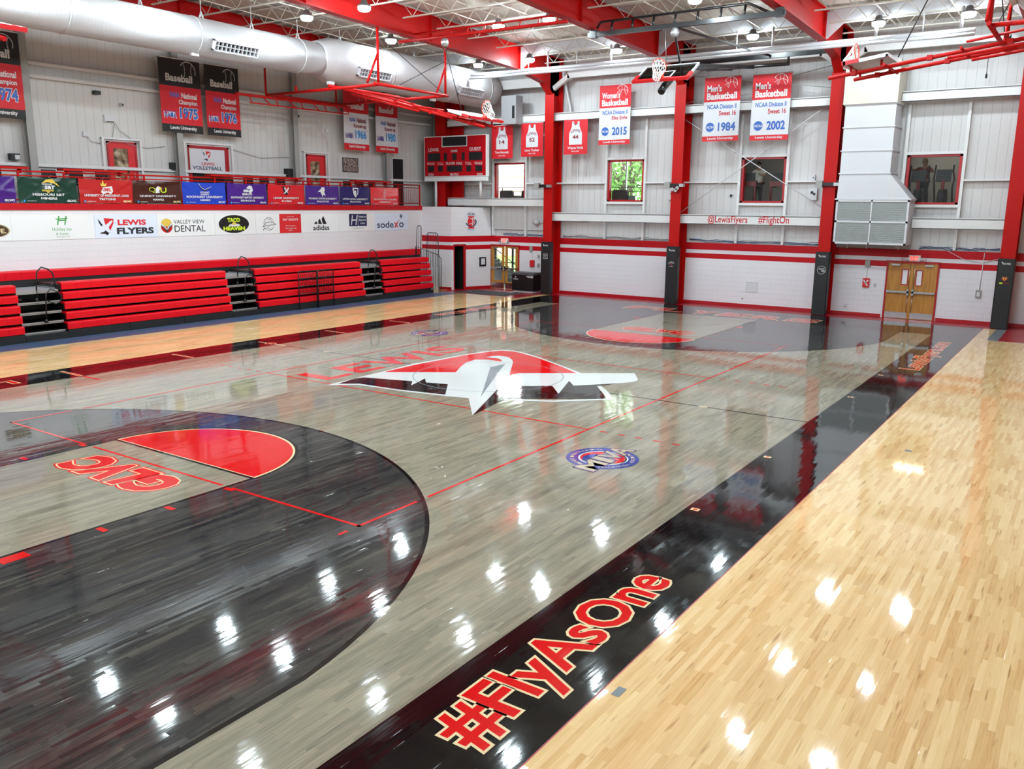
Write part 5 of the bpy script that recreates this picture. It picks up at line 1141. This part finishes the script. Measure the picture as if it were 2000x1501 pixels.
# oval conference sign on the slanted face
NS = V((D1-D0).y, -(D1-D0).x, 0).normalized(); U = (D1-D0).normalized(); c = dg(.484, 3.26)
mb = MB(); F = Frame(mb, c, U, (0, 0, 1), NS, .003, .004); pts = [F.p(.42*math.cos(2*PI*i/40), .55*math.sin(2*PI*i/40), 0) for i in range(40)]; mb.extrude(pts, -NS*.003, P['fabtxt']); F.disc(0, 0, .42, P['fabtxt'], 1, 40, .55)
t = tag(mb.build('oval_sign'), 'white oval sign with red basketball drawing above the dark doorway', 'sign')
mb = MB(); F = Frame(mb, c, U, (0, 0, 1), NS, .003, .006); F.text('NCAA', -.2, .2, .29, .43, P['navy'], 1, .03, .15); F.rect(-.18, .18, .2, .26, P['red'], 1); F.disc(.0, .0, .2, P['red'], 2, 28, .22); F.ringf(.0, -.02, .24, .31, P['navy'], 1, 30, -2.9, .6, .75); F.ringf(-.02, .02, .1, .13, P['fabtxt'], 3, 20, -2.2, 1.8, 1.1); F.line([(.06, -.2), (.12, .0), (.08, .2)], .03, P['fabtxt'], 3); F.rect(-.17, .19, -.33, -.25, P['red'], 1); F.text('BASKETBALL', -.19, .19, -.41, -.35, P['skyblue'], 1, .02); mb.build('sign_print', t)

# ------------------------------------------------------------------ bleachers, closed against the left wall
def seat_row(mb, y0, y1, xf, zt, depth=.26, h=.215):
    n = max(1, round((y1-y0)/.457)); w_ = (y1-y0)/n; m = P['seat']
    for k in range(n):
        a = y0+w_*k+.0025
        mb.extrude([(xf, a, zt-h), (xf+.006, a, zt-.035), (xf-.006, a, zt-.008), (xf-.03, a, zt), (xf-depth, a, zt+.012), (xf-depth, a, zt-.05), (xf-.05, a, zt-.06), (xf-.05, a, zt-h)], (0, w_-.005, 0), m)
XF = [-13.63, -13.69, -13.75, -13.82, -13.9]; ZT = [.475, .775, 1.075, 1.37, 1.655]
SECT = [(-9.3, -4.22, 'leftmost red bleacher section cut by the picture edge'), (-2.95, 3.05, 'long red bleacher section between the first and second aisles'), (4.27, 9.87, 'red bleacher section behind the black free-standing gate'), (11.07, 14.35, 'short red bleacher section at the far right end')]
for a, b, lab in SECT:
    t = thing('bleacher_section', lab, 'bleachers', (-14.4, (a+b)/2, 0), 'red bleacher sections')
    for k in range(5):
        mb = MB(); seat_row(mb, a+.03*k*.5, b+.0*k, XF[k], ZT[k]); mb.build('seat_row', t)
    mb = MB(); m = P['seatdark']
    for k in range(5): mb.box(-15.3, XF[k]-.06, a+.02, b-.02, ZT[k]-.235, ZT[k]-.06, m)
    mb.build('understructure', t)
    mb = MB(); n = 3
    for k in range(n): y0, y1 = a+(b-a)*k/n, a+(b-a)*(k+1)/n; mb.box(-13.68, -13.62, y0+.006, y1-.006, .012, .245, m)
    mb.build('skirt', t)
    mb = MB(); mb.box(-15.35, -14.15, a, b, 1.46, 1.5, P['tread']); mb.build('deck', t)
    if b > 14: mb = MB(); mb.box(-13.63, -13.61, 14.2, 14.27, .17, .22, P['white']); mb.build('number_plate', t)
t = thing('bleacher_section', 'long continuous red top row of seats against the block wall', 'bleachers', (-15.5, 3, 0), 'red bleacher sections')
mb = MB(); seat_row(mb, -9.3, 15.55, -15.38, 1.94, .28, .26); mb.build('seat_row', t)
mb = MB(); mb.box(-15.66, -15.4, -9.3, 15.5, .01, 1.68, P['seatdark']); mb.build('understructure', t)
AIS = [(-4.22, -2.95, 'first black bleacher aisle with arched handrails, leftmost'), (3.05, 4.27, 'second black bleacher aisle with arched handrails'), (9.87, 11.07, 'third black bleacher aisle with arched handrails')]
for a, b, lab in AIS:
    t = thing('bleacher_aisle', lab, 'aisle', (-14.4, (a+b)/2, 0), 'bleacher aisles')
    for k in range(4):
        mb = MB(); z = .31+.293*k if k else .31; z = .235+.295*(k) if k else .25
        mb.box(-15.3, XF[k]-.13, a+.01, b-.01, z-.05, z, P['seatdark']); s = mb.build('step', t)
        mb = MB(); mb.box(XF[k]-.15, XF[k]-.11, a+.02, b-.02, z-.03, z+.012, P['alu']); mb.box(XF[k]-.12, XF[k]-.105, a+.02, b-.02, z-.062, z-.042, P['alu']); mb.build('nosing', s)
    mb = MB(); mb.box(-15.35, -13.98, a+.01, b-.01, 1.42, 1.46, P['tread']); s = mb.build('top_deck', t); mb = MB(); mb.box(-14.0, -13.96, a+.02, b-.02, 1.37, 1.462, P['alu']); mb.build('nosing', s)
    mb = MB(); mb.box(-14.6, -14.58, a+.01, b-.01, .3, 1.4, P['seatdark']); mb.build('back_panel', t); mb = MB(); mb.box(-13.68, -13.62, a+.006, b-.006, .012, .2, P['seatdark']); mb.build('skirt', t)
    mb = MB(); mb.box(-14.575, -14.57, a+.28, a+.46, 1.13, 1.2, P['louvre']); mb.build('warning_plate', t)
    yc = b-.55; m = P['black']
    mb = MB(); mb.tube([(-13.98, yc-.12, 1.16), (-13.97, yc-.08, 1.75), (-13.97, yc-.04, 2.0), (-13.97, yc+.1, 2.14), (-13.97, yc+.28, 2.08), (-13.97, yc+.42, 1.95), (-13.97, yc+.46, 1.7), (-13.97, yc+.46, 1.5)], .022, m, 7); mb.tube([(-13.97, yc-.02, 1.66), (-13.97, yc+.3, 1.56), (-13.97, yc+.46, 1.66)], .018, m, 6); mb.lathe((-13.98, yc-.12, 1.14), [(.06, 0), (.03, .1)], m, 10); mb.build('handrail', t)
    mb = MB(); mb.tube([(-13.74, yc-.02, .54), (-13.73, yc+.02, 1.1), (-13.73, yc+.04, 1.35), (-13.73, yc+.18, 1.5), (-13.73, yc+.4, 1.4), (-13.73, yc+.5, 1.25), (-13.73, yc+.44, 1.1), (-13.73, yc+.3, 1.05), (-13.73, yc+.08, 1.15)], .02, m, 7); mb.lathe((-13.74, yc-.02, .52), [(.06, 0), (.03, .1)], m, 10); mb.build('handrail', t)
# free-standing gate in front of the bleachers
for k, (a, b, s) in enumerate(((6.1, 7.03, 'left'), (7.08, 7.92, 'right'))):
    t = thing('rail_panel', 'black barred rail panel before the red bleachers, %s of the pair' % s, 'rail panel', (-13.52, (a+b)/2, 0), 'black rail panels before the bleachers'); x = -13.52; m = P['black']
    mb = MB(); mb.tube([(x, a, 0), (x, a, 1.44), (x, a+.04, 1.48), (x, b-.04, 1.48), (x, b, 1.44), (x, b, 0)], .02, m, 7); mb.build('frame', t)
    mb = MB()
    for z in (.62, .9, 1.2): mb.tube([(x, a, z), (x, b, z)], .017, m, 6)
    mb.build('cross_rail', t)
    for i in range(8): mb = MB(); y = a+(b-a)*(i+1)/9; mb.tube([(x, y, .62), (x, y, 1.48)], .009, m, 5); mb.build('bar', t)
# end rails standing at the far end of the bleachers
def end_rail(lab, pts, bars, thick=.018):
    t = thing('end_rail', lab, 'guard rail', (sum(p[0] for p in pts)/len(pts), pts[0][1], min(p[2] for p in pts)), 'end rails'); m = P['black']
    mb = MB(); mb.tube(pts, thick, m, 7); mb.build('frame', t)
    for p, q in bars: mb = MB(); mb.tube([p, q], .009, m, 5); mb.build('bar', t)
Y = 14.62
end_rail('tall black barred end rail right of the last bleacher section', [(-14.25, Y, 1.0), (-14.2, Y, 2.7), (-14.12, Y, 2.78), (-13.62, Y, 2.76), (-13.55, Y, 2.68), (-13.5, Y, 1.5), (-13.52, Y, .02)], [((-14.2+.1*i, Y, 2.77), (-14.22+.1*i, Y+.02, 1.2)) for i in range(1, 7)])
end_rail('low black end rail beside the floor at the bleachers far end', [(-13.46, Y+.08, .02), (-13.44, Y+.08, 1.6), (-13.6, Y+.08, 1.75), (-15.0, Y+.1, 2.1), (-15.0, Y+.1, .3)], [((-13.5-.14*i, Y+.08, 1.72+.035*i), (-13.5-.14*i, Y+.08, .25)) for i in range(1, 9)])
end_rail('narrow tall black loop rail behind the top bleacher row end', [(-15.2, 14.86, .0), (-15.05, 14.9, 3.0), (-15.05, 14.97, 3.06), (-15.05, 15.14, 3.06), (-15.05, 15.2, 3.0), (-15.2, 15.2, .0)], [((-15.05, 15.03, 3.06), (-15.1, 15.02, 1.7))])
# storage bench by the first column
t = thing('storage_bench', 'black storage chest with grey lid beside the glazed exit doors', 'chest', (-10.3, 17.3, 0))
mb = MB(); mb.box(-10.95, -9.75, 16.95, 17.6, .12, .86, P['black']); mb.build('body', t)
mb = MB(); mb.box(-11.0, -9.72, 16.9, 17.64, .86, .96, P['box_d'] if 'box_d' in P else pm('grey_lid', (74, 76, 80), .5)); mb.build('lid', t)
mb = MB(); mb.box(-10.9, -9.8, 17.0, 17.55, .02, .12, P['louvre']); mb.build('plinth', t)
mb = MB(); F = Frame(mb, (-10.95, 16.95, 0), (1, 0, 0), (0, 0, 1), (0, -1, 0)); F.text('FLYERS', .08, .34, .62, .68, P['fabtxt'], 1, .02); F.disc(.2, .75, .03, P['fabtxt'], 1, 12); F.poly([(.75, .82), (1.2, .84), (1.18, .72), (.9, .74)], P['louvre'], 1); mb.build('front_print', t)

# ------------------------------------------------------------------ fittings on the far wall
def wallbox(name, lab, cat, x, z, w_, h, d, m, y=YW, extra=None, grp=None):
    mb = MB(); mb.box(x-w_/2, x+w_/2, y-d, y, z-h/2, z+h/2, m); o = tag(mb.build(name), lab, cat, grp)
    if extra: mb = MB(); extra(Frame(mb, (x, y-d, z), (1, 0, 0), (0, 0, 1), (0, -1, 0), .004)); mb.build('front_detail', o)
    return o
def conduit(name, lab, pts, r=.012, m=None):
    mb = MB(); mb.tube(pts, r, m or P['whitesteel'], 6); return tag(mb.build(name), lab, 'conduit')
wallbox('fire_alarm_pull', 'red fire alarm station left of the wooden double door', 'alarm', 4.68, 1.28, .24, .34, .07, P['red'], extra=lambda F: (F.line([(-.08, .1), (.06, -.1)], .05, P['fabtxt']), F.line([(.08, .1), (-.04, -.02)], .04, P['fabtxt'])))
wallbox('light_switch', 'small grey switch plate near the wooden double door', 'switch', 5.0, 1.2, .08, .13, .02, P['alu'])
wallbox('alarm_horn', 'grey alarm horn on the red stripe left of the double door', 'alarm', 4.68, 2.0, .18, .24, .07, P['greysteel'])
conduit('conduit', 'thin conduit dropping to the red alarm left of double door', [(4.68, YW-.015, 1.88), (4.68, YW-.015, 1.45)])
wallbox('soap_dispenser', 'small white wall outlet low beside the black pad with ring logo', 'outlet', 3.98, .37, .12, .1, .05, P['white'])
wallbox('phone_box', 'grey wall box on conduit right of the wooden double door', 'wall box', 8.5, 1.1, .17, .27, .06, P['box'], extra=lambda F: F.rect(-.04, .05, -.08, .06, P['fabtxt']))
conduit('conduit', 'long conduit dropping to the grey box right of double door', [(8.55, YW-.015, 2.55), (8.52, YW-.015, 1.24)])
wallbox('wall_hatch', 'white recessed hatch on the block wall under the third window', 'hatch', .25, .84, .5, .4, .02, P['white'], extra=lambda F: (F.rect(-.25, .25, .18, .2, P['louvre']), F.rect(-.25, -.24, -.2, .2, P['louvre'])))
wallbox('wall_outlet', 'tiny dark outlet below the white wall hatch', 'outlet', -.12, .34, .05, .05, .01, P['black'])
wallbox('wall_outlet', 'white outlet plate left of the second black pad', 'outlet', -3.75, .42, .08, .12, .012, P['white'])
wallbox('fire_alarm_pull', 'red fire alarm station above the black storage chest', 'alarm', -10.55, 1.32, .24, .32, .07, P['red'])
wallbox('alarm_horn', 'grey alarm horn on the red stripe above the storage chest', 'alarm', -10.62, 2.0, .16, .24, .07, P['greysteel'])
conduit('conduit', 'thin conduit dropping to the red alarm above the storage chest', [(-10.58, YW-.015, 1.88), (-10.56, YW-.015, 1.48)])
wallbox('phone_box', 'upper small grey box above the storage chest', 'wall box', -10.2, 1.68, .09, .15, .05, P['box'], grp='small grey boxes'); wallbox('phone_box', 'lower small grey box above the storage chest', 'wall box', -10.2, 1.25, .1, .18, .05, P['box'], grp='small grey boxes')
mb = MB(); p = dg(.77, 1.3, .03); mb.obox(dg(.69, 1.1, .0), dg(.85, 0)-dg(.69, 0), NS*.06, V(0, 0, .44), P['black']); o = tag(mb.build('notice_frame'), 'black notice frame between the dark doorway and exit doors', 'frame'); mb = MB(); mb.obox(dg(.72, 1.18, .06), dg(.82, 0)-dg(.72, 0), NS*.006, V(0, 0, .3), P['white']); mb.build('notice', o)
wallbox('security_camera', 'round black security camera left of the third window', 'camera', -.9, 4.52, .16, .16, .03, P['white'], YW+.12, lambda F: (F.disc(.0, 0, .06, P['black'], 4, 16)))
wallbox('speaker_box', 'white wall speaker box right of the third window', 'speaker', 2.42, 4.58, .3, .46, .1, P['white'], YW+.1, lambda F: (F.disc(-.04, .06, .06, P['black'], 1, 14), F.disc(.05, 0, .05, P['rubber'], 1, 14)))
wallbox('speaker_box', 'small white sensor box above the speaker right of third window', 'sensor', 2.38, 5.2, .12, .2, .08, P['white'], YW+.1, lambda F: F.disc(0, 0, .025, P['black'], 1, 12))
wallbox('speaker_box', 'white wall speaker box left of the second full red column', 'speaker', -3.55, 4.55, .28, .42, .1, P['white'], YW+.1, lambda F: F.disc(.05, .04, .06, P['black'], 1, 14))
for x, lab in ((-9.42, 'small black and grey video unit on the first full red column'), (-2.95, 'cluster of grey lamps and video unit on the second red column'), (3.22, 'grey and black video unit on the third red column')):
    t = thing('column_unit', lab, 'video unit', (x, 17.2, 4.8), 'units on the red columns'); z = 4.92
    mb = MB(); mb.box(x-.45, x-.22, 17.1, 17.3, z-.1, z+.14, P['box']); mb.build('housing', t)
    mb = MB(); mb.box(x-.22, x+.3, 17.17, 17.28, z-.06, z+.07, P['black']); mb.build('bracket', t)
    mb = MB(); mb.box(x+.2, x+.38, 17.1, 17.3, z-.06, z+.06, P['alu']); mb.build('lamp_head', t)
    if x == -2.95:
        for dx, dz in ((-.1, -.16), (.05, -.2), (.12, -.12)): mb = MB(); mb.lathe((x+dx, 17.2, z+dz), [(.03, 0), (.08, .07), (.08, .1)], P['alu'], 12, (0, -1, 0)); mb.build('spot_lamp', t)
conduit('roof_drain_pipe', 'white drain pipe running down behind the first full red column', [(-8.9, YW-.2, 10.2), (-8.9, YW-.2, 9.75), (-8.55, YW-.12, 8.3), (-8.55, YW-.1, 7.35), (-8.45, YW+.0, 7.15)], .06, P['white'])
conduit('wall_pipe', 'thin white pipe on the siding right of the first full column', [(-8.2, YW+.08, 6.3), (-8.2, YW+.08, 4.0), (-8.1, YW+.08, 3.4), (-7.6, YW+.08, 3.4)], .02)
conduit('wall_pipe', 'second thin white pipe hanging under the number 44 jersey banner', [(-7.75, YW+.07, 7.2), (-7.75, YW+.07, 5.35)], .012)
t = thing('wall_valve', 'white round fan shaped valve on a pipe above the exit doors', 'valve', (-10.35, YW, 3.2)); mb = MB(); mb.lathe((-10.35, YW+.02, 3.28), [(.14, 0), (.16, .05), (.06, .14)], P['white'], 16, (0, -1, 0)); mb.build('disc', t); mb = MB(); mb.tube([(-10.6, YW+.05, 3.26), (-9.7, YW+.05, 3.26)], .025, P['white']); mb.build('pipe', t)
for k, (x0, x1, m, s) in enumerate(((-12.3, -9.6, 'cable', 'above the glazed exit doors'), (-8.9, -3.3, 'greysteel', 'under the second window'), (-2.6, 2.9, 'cable', 'under the third window'), (6.4, 9.0, 'cable', 'right of the return duct'))):
    rnd = random.Random(k); mb = MB()
    for j in range(3):
        pts = [(x0+(x1-x0)*i/14, YW+.02+.03*j, 2.6+.02*j+rnd.uniform(0, .1)) for i in range(15)]; mb.tube(pts, .014, P[m] if j < 2 else P['white'], 5)
    tag(mb.build('cable_bundle'), 'loose cable bundle lying on the block wall ledge '+s, 'cables', 'cable bundles')
mb = MB(); mb.tube([(7.35, YW-.01, 2.58), (7.9, YW-.03, 2.3), (8.5, YW-.03, 2.2), (9.0, YW-.03, 2.35), (9.2, YW-.03, 2.5)], .01, P['white'], 5); tag(mb.build('loose_cable'), 'white cable sagging over the red stripe right of double door', 'cable')
# fittings on the left wall
def lwbox(name, lab, cat, y, z, w_, h, d, m, extra=None):
    mb = MB(); mb.box(XL, XL+d, y-w_/2, y+w_/2, z-h/2, z+h/2, m); o = tag(mb.build(name), lab, cat)
    if extra: mb = MB(); extra(Frame(mb, (XL+d, y, z), (0, 1, 0), (0, 0, 1), (1, 0, 0), .004)); mb.build('front_detail', o)
    return o
lwbox('access_point', 'white wireless access point above the first red balcony door', 'access point', .85, 6.85, .42, .24, .08, P['white'], lambda F: F.rect(-.15, .12, -.11, -.08, P['black']))
lwbox('security_camera', 'pair of black cameras on the wall high above first red door', 'camera', .42, 7.66, .2, .12, .2, P['black']); lwbox('security_camera', 'small white camera with dark lens right of the access point', 'camera', 1.3, 7.35, .1, .1, .16, P['white'], lambda F: F.disc(0, 0, .04, P['black'], 1, 12))
lwbox('junction_box', 'white junction box with cables left of first red balcony door', 'junction box', -.05, 6.28, .22, .16, .08, P['white']); lwbox('wall_speaker', 'black wall speaker left of the volleyball poster', 'speaker', 3.15, 5.36, .22, .26, .2, P['rubber'])
lwbox('wall_speaker', 'black and white wall unit by the leftmost grey post', 'speaker', -2.5, 5.42, .28, .2, .2, P['rubber'], lambda F: F.rect(-.02, .13, -.08, .06, P['white'])); lwbox('security_camera', 'black camera beside the grey post over the last red door', 'camera', 9.15, 7.64, .16, .1, .22, P['black'])
lwbox('wall_clock', 'round pale clock plate high above the last red balcony door', 'clock', 10.95, 7.2, .16, .16, .04, P['whitesteel']); lwbox('wall_speaker', 'dark box on the railing left of the last red door', 'speaker', 8.6, 5.3, .3, .36, .24, P['rubber'])
for k, (pts, s) in enumerate(((((-.05, 6.25), (.1, 6.05), (.6, 6.0), (.85, 6.1), (1.0, 6.7)), 'near the junction box'), (((1.4, 6.05), (2.2, 5.95), (2.9, 6.05)), 'right of the first red door'), (((5.7, 6.15), (7.2, 5.85), (8.7, 5.95)), 'between poster and last red door'), (((1.0, 6.8), (1.15, 6.5), (1.9, 6.05)), 'below the access point'))):
    mb = MB(); mb.tube([(XL+.06, y, z) for y, z in pts], .01, P['greysteel'], 5); tag(mb.build('loose_cable'), 'thin cable strung on the left wall '+s, 'cable', 'left wall cables')
# cords seen over the far wall
for (a, b), s in ((((8.0, 16.0, 9.7), (8.1, 17.0, 8.0)), 'hanging right of the return duct top'),):
    mb = MB(); mb.tube([(8.0, 17.6, 9.62), (8.0, 17.6, 8.55)], .01, P['rubber'], 5); mb.lathe((8.0, 17.6, 8.4), [(.03, 0), (.04, .1), (.01, .16)], P['rubber'], 8); tag(mb.build('pull_cord'), 'dark pull cord '+s, 'cord')

# ------------------------------------------------------------------ people and machines behind the right windows
def treadmill(x, y, lab):
    t = thing('exercise_machine', lab, 'exercise machine', (x, y, FZ), 'exercise machines'); m = P['rubber']; r = P['redmachine']
    mb = MB(); mb.box(x-.4, x+.4, y-.2, y+1.5, FZ+.05, FZ+.22, m); mb.build('running_deck', t)
    for s in (-1, 1):
        mb = MB(); mb.tube([(x+s*.38, y-.05, FZ+.1), (x+s*.38, y-.15, FZ+1.05), (x+s*.36, y+.1, FZ+1.2)], .045, r); mb.tube([(x+s*.38, y-.1, FZ+1.0), (x+s*.38, y+.55, FZ+1.0)], .03, m); mb.build('upright', t)
    mb = MB(); mb.box(x-.42, x+.42, y-.2, y-.02, FZ+1.0, FZ+1.2, r); mb.obox((x-.34, y-.18, FZ+1.2), (.68, 0, 0), (0, .08, .34), (0, .05, -.01), m); mb.build('console', t)
def elliptical(x, y, lab):
    t = thing('exercise_machine', lab, 'exercise machine', (x, y, FZ), 'exercise machines'); m = P['rubber']; r = P['redmachine']
    mb = MB(); mb.box(x-.3, x+.3, y-.2, y+1.5, FZ+.02, FZ+.14, m); mb.lathe((x-.12, y+.1, FZ+.5), [(.38, 0), (.38, .24)], m, 20, (1, 0, 0)); mb.build('flywheel_base', t)
    for s in (-1, 1):
        mb = MB(); mb.tube([(x+s*.3, y+.5, FZ+.3), (x+s*.3, y+.1, FZ+.9), (x+s*.34, y+.1, FZ+1.25), (x+s*.3, y-.05, FZ+1.5), (x+s*.3, y+.05, FZ+1.72)], .03, m); mb.tube([(x+s*.22, y+.2, FZ+.3), (x+s*.22, y+1.3, FZ+.35)], .04, P['chrome']); mb.build('handle', t)
    mb = MB(); mb.tube([(x, y, FZ+.5), (x, y-.05, FZ+1.2)], .06, r); mb.obox((x-.25, y-.1, FZ+1.15), (.5, 0, 0), (0, .1, .42), (0, .06, -.02), m); mb.build('console', t)
treadmill(.75, 19.4, 'dark treadmill with large console right of the man behind third window'); treadmill(-.45, 18.75, 'dark red treadmill in front of the man behind third window'); treadmill(2.0, 20.2, 'dark treadmill beyond the right jamb of the third window')
elliptical(6.0, 19.0, 'dark elliptical trainer used by the woman behind the rightmost window'); elliptical(6.85, 18.9, 'dark red elliptical trainer in the middle of the rightmost window'); elliptical(7.65, 19.6, 'pale elliptical trainer at the right of the rightmost window')
def skin_mesh(name, parent, chains, mat, root=0, sub=2):
    """chains: list of [(pos,radius),...]; a point equal to an earlier one is shared"""
    vs_, es, rad, idx = [], [], [], {}
    for ch in chains:
        prev = None
        for p, r in ch:
            k = tuple(round(c, 4) for c in p)
            if k not in idx: idx[k] = len(vs_); vs_.append(p); rad.append(r)
            if prev is not None and prev != idx[k]: es.append((prev, idx[k]))
            prev = idx[k]
    off = wloc(parent); me = bpy.data.meshes.new(name); me.from_pydata([tuple(Vector(p)-off) for p in vs_], es, []); o = bpy.data.objects.new(name, me); col.objects.link(o); o.parent = parent
    o.modifiers.new('skin', 'SKIN').use_smooth_shade = True
    for i, r in enumerate(rad): me.skin_vertices[0].data[i].radius = (r, r) if not isinstance(r, tuple) else r
    me.skin_vertices[0].data[root].use_root = True
    s = o.modifiers.new('sub', 'SUBSURF'); s.levels = s.render_levels = sub
    me.materials.append(P[mat]); return o
def person(name_lab, x, y, f, shirt, hair, long_hair, hands, lean=0.0):
    """standing on the fitness room floor + .2 (machine deck); f: +1 faces the room (towards +y), -1 faces the court"""
    z = FZ+.22; t = thing('person', name_lab, 'person', (x, y, z), 'people behind the windows'); Q = lambda a, b, c: (x+a, y+f*(b+lean*max(0, c-.9)), z+c)
    leg = [[(Q(0, 0, .95), .15), (Q(s*.1, 0, .88), .1), (Q(s*.11, .04, .48), .065), (Q(s*.12, -.02 if s > 0 else .1, .08), .045), (Q(s*.13, .14 if s > 0 else .24, .04), .04)] for s in (-1, 1)]
    arms = []
    for s, h in zip((-1, 1), hands):
        H = Q(*h); sh = Q(s*.2, 0, 1.42); el = Vector(sh).lerp(Vector(H), .5)+V(s*.1, -f*.04, -.12)
        arms.append([(Q(0, .0, 1.38), .1), (sh, .065), (tuple(el), .045), (tuple(Vector(el).lerp(Vector(H), .86)), .03), (H, .034)])
        d = (Vector(H)-el).normalized(); sd = d.cross(V(0, 0, 1)).normalized()
        for k, (o_, l) in enumerate(((-.03, .07), (-.01, .085), (.01, .08), (.03, .062))):
            b = Vector(H)+sd*o_+d*.02; arms.append([(H, .034), (tuple(b), .011), (tuple(b+d*l*.55), .0095), (tuple(b+d*l*.7+V(0, 0, -.03)), .008)])
        b = Vector(H)-sd*.035*s; arms.append([(H, .034), (tuple(b+d*.01), .011), (tuple(b+d*.045-sd*.012*s), .009)])
    body = [[(Q(0, 0, .95), .15), (Q(0, -.01, 1.12), .125), (Q(0, .0, 1.38), .1), (Q(0, .01, 1.5), .055), (Q(0, .02, 1.57), .05), (Q(0, .03, 1.66), .085), (Q(0, .02, 1.74), .075)], [(Q(0, .03, 1.66), .085), (Q(0, .115, 1.645), .018)]]
    skin_mesh('body', t, body+leg+arms, 'skin')
    S = [[(Q(0, 0, .9), .165), (Q(0, -.01, 1.12), .142), (Q(0, 0, 1.36), .135), (Q(0, .0, 1.46), .07)]]
    for s, h in zip((-1, 1), hands):
        H = Vector(Q(*h)); sh = Vector(Q(s*.2, 0, 1.42)); el = sh.lerp(H, .5)+V(s*.1, -f*.04, -.12); S.append([(Q(0, 0, 1.36), .135), (tuple(sh), .082), (tuple(sh.lerp(el, .75)), .066)])
    skin_mesh('shirt', t, S, shirt)
    skin_mesh('trousers', t, [[(Q(0, 0, .93), .172), (Q(s*.1, 0, .86), .115), (Q(s*.11, .04, .48), .08), (Q(s*.12, -.02 if s > 0 else .1, .14), .06)] for s in (-1, 1)], 'trousers')
    mb = MB(); c = Vector(Q(0, .01, 1.72)); b0 = len(mb.v)
    for i in range(7):
        for k in range(16): a, b = -.25+(PI/2+.25)*i/6, 2*PI*k/16; front = max(0, math.sin(b)); rr = .112*math.cos(a)*(1-.12*front*(1-i/6)); mb.v.append(c+V(rr*math.cos(b)*.86, f*(rr*math.sin(b)-.012), .112*math.sin(a)+.05*front*(1-i/6)*1.0))
    for i in range(6):
        for k in range(16): mb.face((b0+i*16+k, b0+i*16+(k+1) % 16, b0+(i+1)*16+(k+1) % 16, b0+(i+1)*16+k), P[hair], True)
    if long_hair: mb.tube([Q(0, -.06, 1.74), Q(0, -.1, 1.62), Q(0, -.1, 1.48), Q(0, -.09, 1.4)], [.085, .08, .06, .02], P[hair], 10)
    mb.build('hair', t)
    mb = MB()
    for s in (-1, 1): mb.lathe(Q(s*.034, .108, 1.67), [(.011, 0), (.006, .006)], P['black'], 8, (0, f, 0)); mb.lathe(Q(s*.085, .02, 1.655), [(.02, -.03), (.028, 0), (.015, .03)], P['skin'], 8)
    mb.obox(Q(-.026, .1, 1.597), (.052, 0, 0), (0, f*.012, 0), (0, 0, .01), P['blockred']); mb.build('face', t)
person('dark haired person in white shirt with raised hands behind the third window', -.32, 19.75, -1, 'shirt_w', 'hair_d', False, ((-.16, .34, 1.28), (.14, .32, 1.3)), .02)
person('blond person in dark red shirt with raised arms at right window', 6.0, 20.0, -1, 'shirt_r', 'hair_b', True, ((-.3, .5, 1.4), (.3, .5, 1.42)), .05)
